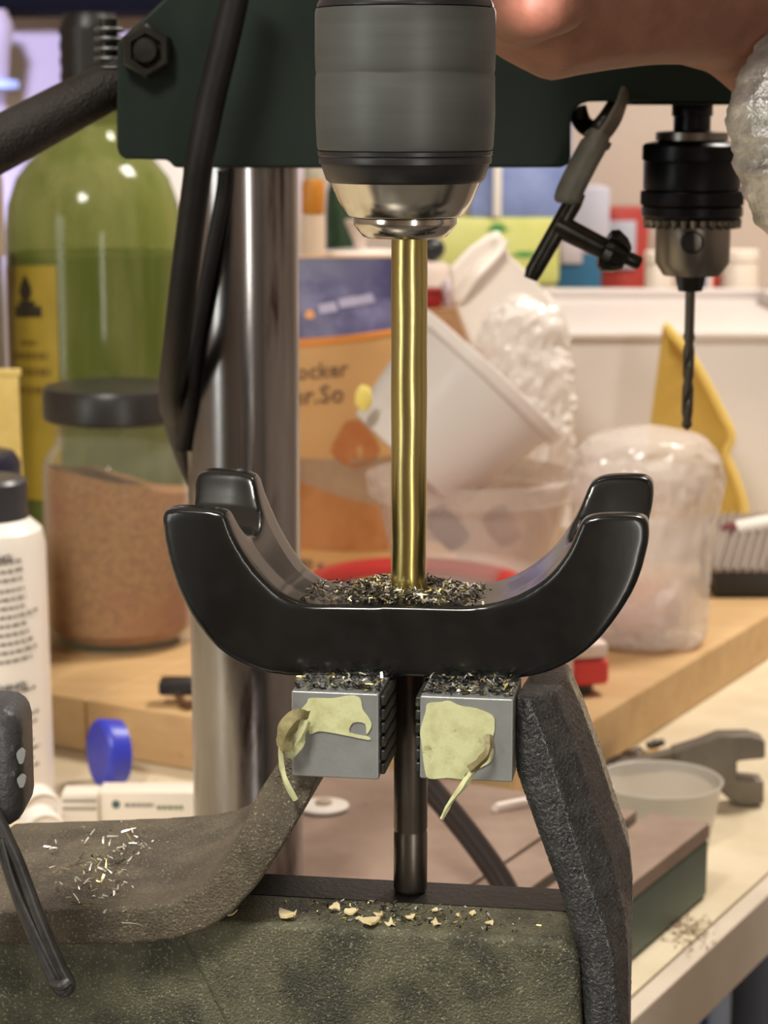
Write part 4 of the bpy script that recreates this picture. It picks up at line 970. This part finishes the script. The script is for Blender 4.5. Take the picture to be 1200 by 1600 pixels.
# tilted cup
UY = 1.36; us = S(600, UY)
rc_ = W(764, 582, UY); axd = (W(768 + 65.2, 585 - 75.8, UY) - rc_).normalized(); axd = (axd + Vector((0, 0.10, 0))).normalized()
cup = root('tilted_cup', W(640, 730, UY), 'translucent plastic cup tipped on its side above the tub', 'cup')
clr2 = mat('translucent_cup', rgb(238, 232, 228), 0.22, alpha=0.6, tint=(0.95, 0.93, 0.92, 1))
build('cup_wall', xf(lathe([(102 * us, -192 * us), (110 * us, -188 * us), (138 * us, -20 * us), (146 * us, -18 * us), (148 * us, 0), (142 * us, 2 * us), (134 * us, -18 * us), (106 * us, -182 * us), (1 * us, -182 * us)], 56), axis_m(rc_, axd)), clr2, cup)
build('cup_rim', xf(lathe([(142 * us, -16 * us), (151 * us, -14 * us), (152 * us, 2 * us), (146 * us, 4 * us), (141 * us, 0)], 56), axis_m(rc_, axd)), mat('milky_rim', rgb(230, 220, 214), 0.3, alpha=0.8), cup)
q = W(568, 622, UY - .05)
tag(build('yellow_scrap', sphere(q, 13 * us, 5 * us, 20 * us, 14, 8, lambda p: 1 + .3 * noise.noise(p * 3)), mat('yellow_foil', rgb(228, 208, 110), 0.4)), 'small yellow scrap stuck to the tilted cup', 'scrap')

# crumpled bags
wrap = mat('crumpled_clear_film', rgb(232, 222, 216), 0.12, alpha=0.45, tint=(0.97, 0.95, 0.94, 1), bump=1.0, bscale=90, spec=0.8)
def crumple(name, rows, px, Y, m, parent, sy=0.8, amp=0.06, fr=35, seg=96):
    def md(j, i, a, r, z):
        p = Vector((r * cos(a), r * sin(a), z)) * fr
        n1 = noise.noise(p); n2 = abs(noise.noise(p * 2.3 + Vector((5, 5, 5)))); return r * (amp * 1.6 * n1 - amp * 1.8 * n2 + amp * .5), 0
    P_ = catmull([(a, b, 0) for a, b in rows], 9)
    return build(name, lat_up([(q.x, q.y) for q in P_], px, Y, seg, sy=sy, mod=md), m, parent, sharp=28)
CYw = 1.325
wc = root('wrapped_tub', (W(1000, 1030, CYw).x, CYw, BT), 'clear film wrapped tub with pinkish contents at right of the scale', 'tub')
def pyat(z, Y):
    lo_, hi_ = -200, 1700
    for _ in range(44):
        m_ = (lo_ + hi_) / 2
        if zz(m_, Y) > z: lo_ = m_
        else: hi_ = m_
    return lo_
pb = pyat(BT + 0.001, CYw)
crumple('film', [(88, pb), (98, pb - 12), (96, 960), (102, 880), (110, 800), (116, 760), (112, 715), (92, 685), (50, 672), (8, 664)], 1006, CYw, wrap, wc, 0.85, 0.05, 50)
cx_ = W(1000, 900, CYw).x; s_ = S(850, CYw)
build('inner_tub', lathe([(70 * s_, BT + .002), (80 * s_, BT + .005), (90 * s_, zz(790, CYw)), (102 * s_, zz(760, CYw)), (98 * s_, zz(735, CYw)), (1 * s_, zz(728, CYw))], 40, (cx_, CYw, 0)), clr, wc)
build('contents', sphere((cx_, CYw, BT + .022), 66 * s_, 62 * s_, .018, 24, 12, lambda p: 1 + .12 * noise.noise(p * 3)), mat('pink_contents', rgb(206, 150, 126), 0.5), wc)
BYw = 1.53
bbag = root('bubble_bag', (W(795, 800, BYw).x, BYw, BT), 'upright white and clear crumpled plastic bag behind the tilted cup', 'bag')
pb = pyat(BT + 0.001, BYw)
film2 = mat('bubble_film', rgb(240, 232, 226), 0.1, alpha=0.68, tint=(0.98, 0.96, 0.95, 1), bump=1.0, voro=110, spec=0.8)
crumple('film', [(80, pb), (84, pb - 12), (84, 760), (86, 660), (84, 600), (78, 540), (66, 490), (44, 462), (12, 446)], 806, BYw, film2, bbag, 0.7, 0.11, 55, 110)
vv = []; ff = []
tip = [(700, 420), (735, 385), (760, 368), (780, 358), (796, 400), (830, 430), (862, 470), (870, 540), (800, 560), (735, 545), (712, 480)]
Pn = [W(a, b, BYw - .045) for a, b in tip]
fr_ = [Vector((p.x, p.y + 0.010 * noise.noise(p * 40), p.z)) for p in Pn]
wfl = mat('white_film', rgb(236, 224, 214), 0.35)
g = prism([(a, b) for a, b in tip], lambda a, b: (lambda p: Vector((p.x, p.y + 0.008 * noise.noise(p * 40), p.z)))(W(a, b, BYw - .012)), lambda a, b: W(a, b, BYw + .008))
build('white_flap', g, wfl, bbag, bevel=0.004, bseg=3)
f1 = catmull([W(712, 470, BYw - .014), W(740, 430, BYw - .018), W(775, 392, BYw - .014), W(782, 372, BYw - .012)], 5)
build('fold', tube(f1, [.003] + [.006] * (len(f1) - 2) + [.002], 10, flat=.5), wfl, bbag)

# white basin, yellow card, ribbed pad, pen
NY = 1.72
def nX(px): return W(px, 520, NY).x
bas = root('white_basin', (nX(1050), NY, 0), 'large white plastic basin standing at the back right of the bench', 'basin')
bz1 = zz(516, NY)
x0, x1 = nX(855), nX(1330); yb0, yb1 = NY, NY + 0.40
wbm = mat('basin_plastic', rgb(214, 205, 200), 0.4)
bzm = 0.012
build('front_wall', rbox(x0, x1, yb0, yb0 + .004, 0.0004, bz1 - .004, .001), wbm, bas)
build('back_wall', rbox(x0, x1, yb1 - .004, yb1, 0.0004, bz1, .001), wbm, bas)
build('left_wall', rbox(x0, x0 + .004, yb0 + .002, yb1 - .002, 0.0004, bz1 - .002, .001), wbm, bas)
build('right_wall', rbox(x1 - .004, x1, yb0 + .002, yb1 - .002, 0.0004, bz1 - .002, .001), wbm, bas)
build('basin_floor', rbox(x0 + .002, x1 - .002, yb0 + .002, yb1 - .002, bz1 - 0.02, bz1 - .014, .001), wbm, bas)
for (xa, xb, ya, yb) in ((x0 - .008, x1 + .008, yb0 - .010, yb0 + .006), (x0 - .008, x1 + .008, yb1 - .006, yb1 + .010), (x0 - .008, x0 + .006, yb0 - .008, yb1 + .008), (x1 - .006, x1 + .008, yb0 - .008, yb1 + .008)):
    build('rim', rbox(xa, xb, ya, yb, bz1 - .006, bz1, .0025), wbm, bas)
# yellow curved card
yy_ = 1.60
ycl = [(1038, 508), (1060, 532), (1085, 565), (1110, 610), (1130, 650), (1141, 672), (1142, 690), (1134, 708), (1146, 740), (1160, 780), (1166, 815)]
def yp(a, b, dY): return W(a, b, yy_ + dY)
vv = []; ff = []
for (a, b) in ycl:
    L_ = 1036 - (b - 508) * 0.13 if b < 800 else 1000
    for k in range(6):
        t = k / 5; vv.append(yp(a + (L_ - a) * t, b, 0.03 * t + 0.012 * sin(t * pi)))
n = len(ycl)
vv2 = [p + Vector((0.0012, 0.003, 0)) for p in vv]
for i in range(n - 1):
    for k in range(5):
        a = i * 6 + k; ff.append((a, a + 1, a + 7, a + 6)); ff.append((6 * n + a, 6 * n + a + 6, 6 * n + a + 7, 6 * n + a + 1))
for i in range(n - 1):
    for k in (0, 5): a = i * 6 + k; ff.append((a, a + 6, 6 * n + a + 6, 6 * n + a))
for k in range(5):
    for i in (0, n - 1): a = i * 6 + k; ff.append((a, a + 1, 6 * n + a + 1, 6 * n + a))
yc = root('yellow_sponge_cloth', yp(1080, 815, 0), 'mustard yellow curved cloth leaning on the front of the white basin', 'cloth')
ylm = mat('mustard_cloth', rgb(200, 168, 84), 0.75, col2=rgb(188, 154, 70), nscale=24)
build('cloth_sheet', (vv + vv2, ff), ylm, yc, sharp=60)
ed = [yp(a, b, -0.001) for a, b in ycl]
build('light_edge', tube(catmull(ed, 3), .0034, 8), mat('pale_yellow_edge', rgb(222, 190, 100), 0.7), yc)
low = G(1100, 880, BT)
# ribbed pad: slatted rack
padm = mat('dark_pad', rgb(128, 114, 104), 0.5)
PFY = 1.45
px0, px1 = W(1116, 920, PFY).x, W(1236, 920, PFY).x
pad = root('ribbed_pad', ((px0 + px1) / 2, PFY, BT), 'dark ribbed mat block at the right edge under the red tipped pen', 'mat')
pz = zz(838, PFY + .04)
build('pad_block', rbox(px0, px1, PFY, PFY + .075, BT + .0004, BT + .018, .002), mat('pad_black', rgb(36, 32, 28), 0.6), pad)
tilt = 0.030 / 0.07
for k in range(11):
    xa = px0 - .012 + k * 0.0062
    p_a, p_b = Vector((max(xa, px0), PFY + .001, BT + .019)), Vector((min(xa + .022, px1), PFY + .072, BT + .044))
    build('rib', tube([p_a, p_b], 0.0024, 8), padm, pad)
build('pad_wedge', prism([(PFY + .001, BT + .018), (PFY + .073, BT + .018), (PFY + .073, BT + .043)], lambda a, b: Vector((px0 + .001, a, b)), lambda a, b: Vector((px1 - .001, a, b))), padm, pad)
pen = root('red_tipped_pen', W(1140, 838, PFY + .055), 'white pen with dark red tip lying on top of the ribbed mat', 'pen')
pa, pb2 = W(1146, 827, PFY + .052), W(1260, 806, PFY + .06); n_ = pb2 - pa; k_ = 12.5 * S(820, 1.5)
up_ = Vector((0, 0, BT + .047 + k_ - pa.z)) if False else Vector((0, 0, 0))
build('barrel', tube([pa, pa + n_ * .04, pa + n_ * .9, pb2], [k_ * .8, k_, k_, k_ * .8], 18), whp, pen)
build('tip', tube([pa + n_ * .03, pa - n_ * .06, pa - n_ * .13, pa - n_ * .16 + Vector((0, 0, -.002))], [k_ * .95, k_ * .9, k_ * .7, k_ * .4], 16), mat('dark_red_tip', rgb(92, 20, 26), 0.4), pen)

# ------------------------------------------------------------------ things along the back
def tall(name, pxc, Y, rows, m, label, cat, part='bottle_body', z0=None, seg=36, sy=1.0):
    z0 = 0.0 if z0 is None else z0
    c = W(pxc, 400, Y); s = S(350, Y)
    r = root(name, (c.x, Y, z0), label, cat)
    return r, c.x, s
def tl(r, x, Y, s, rows, m, name, seg=36): return build(name, lathe([(max(a, .02) * s, (zz(b, Y) if isinstance(b, (int, float)) else b[0])) for a, b in rows], seg, (x, Y, 0)), m, r)
r, x, s = tall('amber_topped_bottle', 490, 1.62, None, None, 'narrow white bottle with an amber square cap beside the column', 'bottle', z0=BT)
tl(r, x, 1.62, s, [(15, (BT + .0005,)), (18, (BT + .002,)), (18, 350), (17, 335)], mat('ivory_bottle', rgb(216, 192, 170), 0.4), 'bottle_body')
tl(r, x, 1.62, s, [(17, 334), (18, 332), (18, 290), (16, 281), (14, 280)], mat('amber_cap', rgb(196, 128, 44), 0.35), 'amber_band')
tl(r, x, 1.62, s, [(14, 281), (14, 262), (10, 255), (1, 254)], mat('tan_cap', rgb(176, 168, 148), 0.4), 'cap')
r, x, s = tall('dark_green_bottle', 532, 1.76, None, None, 'dark green bottle half hidden behind the big chuck nose', 'bottle')
tl(r, x, 1.76, s, [(20, (.0004,)), (23, (.003,)), (23, 330), (21, 300), (14, 280), (10, 250), (10, 220)], mat('dark_green_glass', rgb(52, 80, 56), 0.25, col2=rgb(34, 54, 38), nscale=20), 'bottle_body')
tl(r, x, 1.76, s, [(11, 224), (12, 220), (12, 190), (1, 189)], slk, 'cap')
r, x, s = tall('white_bowl', 562, 1.66, None, None, 'white pot with pale rim showing above the printed bag', 'pot', z0=BT)
pot = mat('pale_pot', rgb(206, 188, 174), 0.4)
tl(r, x, 1.66, s, [(34, (BT + .0005,)), (40, (BT + .004,)), (50, 412), (54, 404), (54, 394), (50, 392), (47, 400), (38, (BT + .008,)), (1, (BT + .007,))], pot, 'pot_body')
tl(r, x, 1.66, s, [(52, 403), (57, 401), (57, 393), (52, 391)], mat('white_rim', rgb(236, 226, 218), 0.35), 'rim')
c = W(562, 400, 1.66)
tag(build('pale_funnel', lathe([(14 * s, zz(404, 1.64)), (9 * s, zz(392, 1.64)), (10 * s, zz(380, 1.64)), (22 * s, zz(352, 1.64)), (24 * s, zz(346, 1.64)), (1 * s, zz(345, 1.64))], 28, (c.x, 1.66, 0)), mat('pinkish_plastic', rgb(206, 190, 180), 0.4)), 'pale pinkish funnel standing in the white pot', 'funnel')
r, x, s = tall('black_capped_bottle', 660, 1.8, None, None, 'pale bottle with a round black knob cap right of the brass bit', 'bottle')
tl(r, x, 1.8, s, [(40, (.0004,)), (46, (.003,)), (46, 425), (40, 412), (24, 408)], mat('pale_bottle', rgb(214, 196, 186), 0.4), 'bottle_body')
q = W(676, 390, 1.79); build('black_knob', sphere((q.x, 1.8, q.z), 20 * s, 20 * s, 19 * s, 24, 14), slk, r)
# cardboard box with small red box and pale bag
def cube(name, px0_, px1_, py0_, Y, dep, z0, m, label, cat, part, extra=None, b=.002):
    x0_, x1_ = W(px0_, 500, Y).x, W(px1_, 500, Y).x; z1_ = zz(py0_, Y)
    r = root(name, ((x0_ + x1_) / 2, Y, z0), label, cat)
    build(part, rbox(x0_, x1_, Y, Y + dep, z0 + .0004, z1_, b), m, r)
    return r, x0_, x1_, z1_
cb = mat('brown_cardboard', rgb(166, 124, 86), 0.7, col2=rgb(150, 110, 74), nscale=30)
r, xa, xb, z1 = cube('cardboard_box', 652, 750, 488, 1.66, .07, 0.0, cb, 'brown cardboard box behind the tilted cup', 'box', 'box_body')
build('flap', rbox(xa, xb, 1.661, 1.695, z1 + .0002, z1 + .0022, .0005), cb, r)
zc_ = z1 + .0024
r = root('red_packet', (W(672, 470, 1.665).x, 1.68, zc_), 'small dark red packet standing on the cardboard box', 'packet')
build('packet_body', rbox(W(645, 470, 1.665).x, W(690, 470, 1.665).x, 1.668, 1.69, zc_, zz(456, 1.668), .002), mat('dark_red_card', rgb(146, 24, 24), 0.45), r)
build('packet_lid', rbox(W(644, 470, 1.665).x, W(691, 470, 1.665).x, 1.667, 1.691, zz(460, 1.668), zz(452, 1.668), .001), mat('deep_red_lid', rgb(126, 18, 20), 0.45), r)
tag(build('lilac_bag', sphere((W(704, 470, 1.66).x, 1.68, zc_ + .010), .008, .006, .0115, 18, 12, lambda p: 1 + .25 * noise.noise(p * 3)), mat('lilac_film', rgb(196, 180, 186), 0.3), sharp=60), 'tiny lilac plastic scrap beside the dark red packet', 'scrap')
# lime and white container
r, xa, xb, z1 = cube('lime_tub', 655, 868, 446, 2.14, .13, 0.0, mat('white_tub', rgb(224, 210, 198), 0.4), 'wide white tub with a lime green upper band behind the bag', 'tub', 'tub_body')
lime = mat('lime_plastic', rgb(202, 202, 126), 0.4, col2=rgb(188, 190, 106), nscale=12)
zl = zz(340, 2.14)
build('lime_band', rbox(xa - .003, xb + .003, 2.136, 2.274, z1, zl, .006), lime, r)
grn = mat('leaf_green', rgb(70, 140, 60), 0.5)
def spr(px, py, w_, h_): 
    P = [W(px + w_ * cos(a) * (1 + .5 * sin(5 * a)), py + h_ * sin(a), 2.134) for a in [2 * pi * k / 20 for k in range(20)]]
    return [Vector((p.x, 2.1355, p.z)) for p in P], [tuple(range(20))]
build('leaf_print', join(spr(778, 357, 14, 8), spr(820, 398, 18, 5)), grn, r)
# pale blue storage box on top of the lime tub
bxm = mat('pale_blue_box', rgb(150, 166, 214), 0.25, alpha=0.8, tint=(.8, .85, 1, 1), col2=rgb(120, 136, 190), nscale=12)
x0_, x1_ = W(735, 300, 2.16).x, W(890, 300, 2.16).x
r = root('blue_clear_box', ((x0_ + x1_) / 2, 2.16, zl), 'pale blue see through box standing on the lime tub', 'box')
zt2 = zz(190, 2.16)
build('box_front', rbox(x0_, x1_, 2.145, 2.148, zl + .0004, zt2, .0005), bxm, r)
build('box_back', rbox(x0_, x1_, 2.252, 2.255, zl + .0004, zt2, .0005), bxm, r)
for xx in (x0_, x1_ - .003): build('box_side', rbox(xx, xx + .003, 2.1485, 2.2515, zl + .0004, zt2, .0005), bxm, r)
build('box_lid', rbox(x0_ - .002, x1_ + .002, 2.143, 2.257, zt2, zt2 + .008, .002), bxm, r)
xx = W(777, 300, 2.14).x
build('white_corner_post', rbox(xx - .004, xx + .004, 2.136, 2.1445, zl + .0004, zt2, .001), whp, r)
q = W(835, 335, 1.975)
tag(build('purple_pouch', sphere((W(805, 315, 2.19).x, 2.20, zl + .0172), .024, .015, .0167, 20, 12, lambda p: 1 + .15 * noise.noise(p * 3)), mat('purple_cloth', rgb(96, 84, 140), 0.5)), 'small purple pouch lying inside the pale blue box', 'pouch')
# teal box, red box, white jars behind the basin
r, xa, xb, z1 = cube('teal_carton', 872, 938, 398, 2.30, .08, 0.0, mat('teal_card', rgb(42, 104, 140), 0.45, col2=rgb(36, 92, 126), nscale=10), 'teal blue carton with grey white top behind the basin', 'carton', 'lower_half')
build('upper_half', rbox(xa, xb + .008, 2.3005, 2.3795, z1, zz(292, 2.30), .003), mat('blue_white_card', rgb(192, 190, 204), 0.45), r)
build('white_label', rbox(xa + .002, xa + .024, 2.298, 2.3002, zz(412, 2.30), zz(372, 2.30), .0005), mat('label_white', rgb(214, 204, 212), 0.5), r)
r, xa, xb, z1 = cube('red_carton', 942, 1010, 326, 2.40, .07, 0.0, mat('bright_red_card', rgb(170, 54, 46), 0.45), 'red carton with grey blue panel behind the chuck key', 'carton', 'carton_body')
build('grey_panel', rbox(xa, xa + .034, 2.397, 2.4002, zz(420, 2.40), zz(345, 2.40), .0005), mat('grey_blue_print', rgb(176, 178, 190), 0.5), r)
for (pxc, hw, top, Y, lb_) in ((1030, 22, 392, 2.18, 'cream jar behind the basin below the small chuck, nearest the red carton'), (1100, 30, 402, 2.2, 'low white jar with red and blue print behind the twist drill'), (1158, 27, 390, 2.18, 'white jar behind the basin at the right edge')):
    r, x, s = tall('white_jar', pxc, Y, None, None, lb_, 'jar')
    tl(r, x, Y, s, [(hw - 3, (.0004,)), (hw, (.003,)), (hw, top + 22), (hw - 2, top + 18)], mat('cream_jar', rgb(220, 206, 192), 0.4), 'jar_body')
    tl(r, x, Y, s, [(hw - 1, top + 18), (hw + 1, top + 16), (hw + 1, top + 2), (hw - 2, top), (1, top)], mat('cream_lid', rgb(232, 220, 206), 0.4), 'lid')
    if hw == 30:
        for (aa, m2, nm) in ((-2.1, mat('jar_blue', rgb(110, 110, 150), 0.5), 'blue_print'), (-1.25, mat('jar_red', rgb(196, 70, 70), 0.5), 'red_print')):
            vv = [Vector((x + (hw + .4) * s * cos(aa + k * .12), Y + (hw + .4) * s * sin(aa + k * .12), zz(t, Y))) for k in range(6) for t in (top + 24, top + 60)]
            build(nm, (vv, [(2 * k, 2 * k + 1, 2 * k + 3, 2 * k + 2) for k in range(5)]), m2, r)
# bright white canister between bottle and head
r, x, s = tall('white_canister', 262, 1.95, None, None, 'white canister glimpsed between the green bottle and the cable', 'canister')
tl(r, x, 1.95, s, [(44, (.0004,)), (48, (.004,)), (48, 200), (44, 190)], mat('bright_white', rgb(240, 236, 236), 0.4), 'canister_body')
tl(r, x, 1.95, s, [(46, 192), (50, 190), (50, 170), (1, 168)], mat('bright_white', rgb(240, 236, 236), 0.4), 'lid')

# ------------------------------------------------------------------ the hand and sleeve
HY = 0.665
skinm = mat('skin', rgb(146, 100, 80), 0.55, sss=0.25, col2=rgb(128, 86, 68), nscale=60, bump=0.12, bscale=700)
def caps_(pts, rads, seg=16):
    P_ = [W(*p) for p in pts]; gs_ = []
    d0 = (P_[0] - P_[1]).normalized() * rads[0] * .6; d1 = (P_[-1] - P_[-2]).normalized() * rads[-1] * .6
    Q = [P_[0] + d0] + P_ + [P_[-1] + d1]; R = [rads[0] * .55] + list(rads) + [rads[-1] * .55]
    return tube(catmull(Q, 4), [R[min(int(k / 4), len(R) - 1)] * (1 - (k % 4) / 4) + R[min(int(k / 4) + 1, len(R) - 1)] * (k % 4) / 4 for k in range(4 * (len(Q) - 1) + 1)], seg)
mmv = 0.001
parts = [caps_([(1290, 90, .70), (1180, 0, .692), (1100, -28, .682)], [.027, .026, .0255], 24),                  # forearm to wrist
         caps_([(1110, -32, .680), (1020, -38, .672), (910, -33, .664), (838, -22, .660)], [.0256, .0263, .0276, .0280], 24),   # heel and outer edge of the palm
         caps_([(1090, -90, .684), (980, -120, .676), (880, -120, .664)], [.025, .027, .026], 24),
         caps_([(1050, -150, .668), (960, -190, .655), (900, -230, .645)], [.018, .016, .013], 18),                # thumb root
         caps_([(900, -230, .645), (850, -262, .636), (800, -270, .632)], [.0125, .0115, .0095], 16)]
for (dy, ln, rr5) in ((-8, 1.0, .0120), (-88, 1.12, .0100), (-150, 1.18, .0105), (-212, 1.08, .0100)):
    parts.append(caps_([(870, dy - 8, .684), (842 - 14 * (ln - 1), dy + 8, .672), (815 - 30 * (ln - 1), dy + 12, .640), (845, dy + 8, .628), (885, dy + 4, .632)], [rr5 * 1.12, rr5 * 1.16, rr5 * 1.05, rr5 * .95, rr5 * .8], 16))
hand = baked(join(*parts), [('REMESH', dict(mode='VOXEL', voxel_size=0.0013)), ('SMOOTH', dict(factor=0.5, iterations=16))])
person = root('person', W(1000, 60, HY), 'bare hand closed above the green arm, wrist in a silvery sleeve', 'person')
build('hand', hand, skinm, person, sharp=80, fix=False)
nailm = mat('nail', rgb(232, 150, 130), 0.25, sss=0.2)
# puffy sleeve
slv = mat('silver_sleeve', rgb(214, 212, 204), 0.3, 0.4, col2=rgb(170, 168, 160), nscale=90, bump=0.9, bscale=260)
edge_l = [(1230, 30), (1200, 52), (1168, 88), (1148, 130), (1136, 188), (1144, 235), (1152, 282), (1172, 330), (1204, 374), (1240, 390)]
vv = []; ff = []; n1 = 60; n2 = 36
E = catmull([(a, b, 0) for a, b in edge_l], 7); n1 = len(E) - 1
for i, q in enumerate(E):
    c = W(1420, q.y, .668); p = W(q.x, q.y, .668); rx = c.x - p.x; ry = min(rx, .03) * 0.75
    for k in range(n2):
        a = 2 * pi * k / n2 
        w = Vector((c.x - rx * cos(a), .668 + ry * sin(a), p.z))
        fold = 0.0016 * noise.noise(Vector((w.x * 60, w.y * 60, w.z * 260))) + 0.0010 * noise.noise(w * 420)
        d = Vector((-cos(a), sin(a), 0)); vv.append(w + d * fold)
for i in range(n1):
    for k in range(n2):
        q = (k + 1) % n2; ff.append((i * n2 + k, i * n2 + q, (i + 1) * n2 + q, (i + 1) * n2 + k))
ff += [tuple(reversed(range(n2))), tuple(n1 * n2 + k for k in range(n2))]
build('sleeve', (vv, ff), slv, person, sharp=70)
# small work lamp lens beside the big chuck
q = W(795, -22, .60)
wl = root('work_light', q, 'tiny white work light glowing beside the big chuck at the top', 'lamp')
build('lens', sphere(q, .0032, .0032, .0032, 18, 12), mat('led_lens', (0.9, 0.9, 1.0, 1), 0.3, emit=6.0), wl)
build('lamp_shell', lathe([(.0045, .0022), (.0055, .004), (.0055, .03), (.002, .07)], 24, (q.x, q.y, q.z)), slk, wl)
point('work_light_glow', q + Vector((0.004, 0.006, -0.004)), 0.024, (1.0, 0.80, 0.80), 0.003)
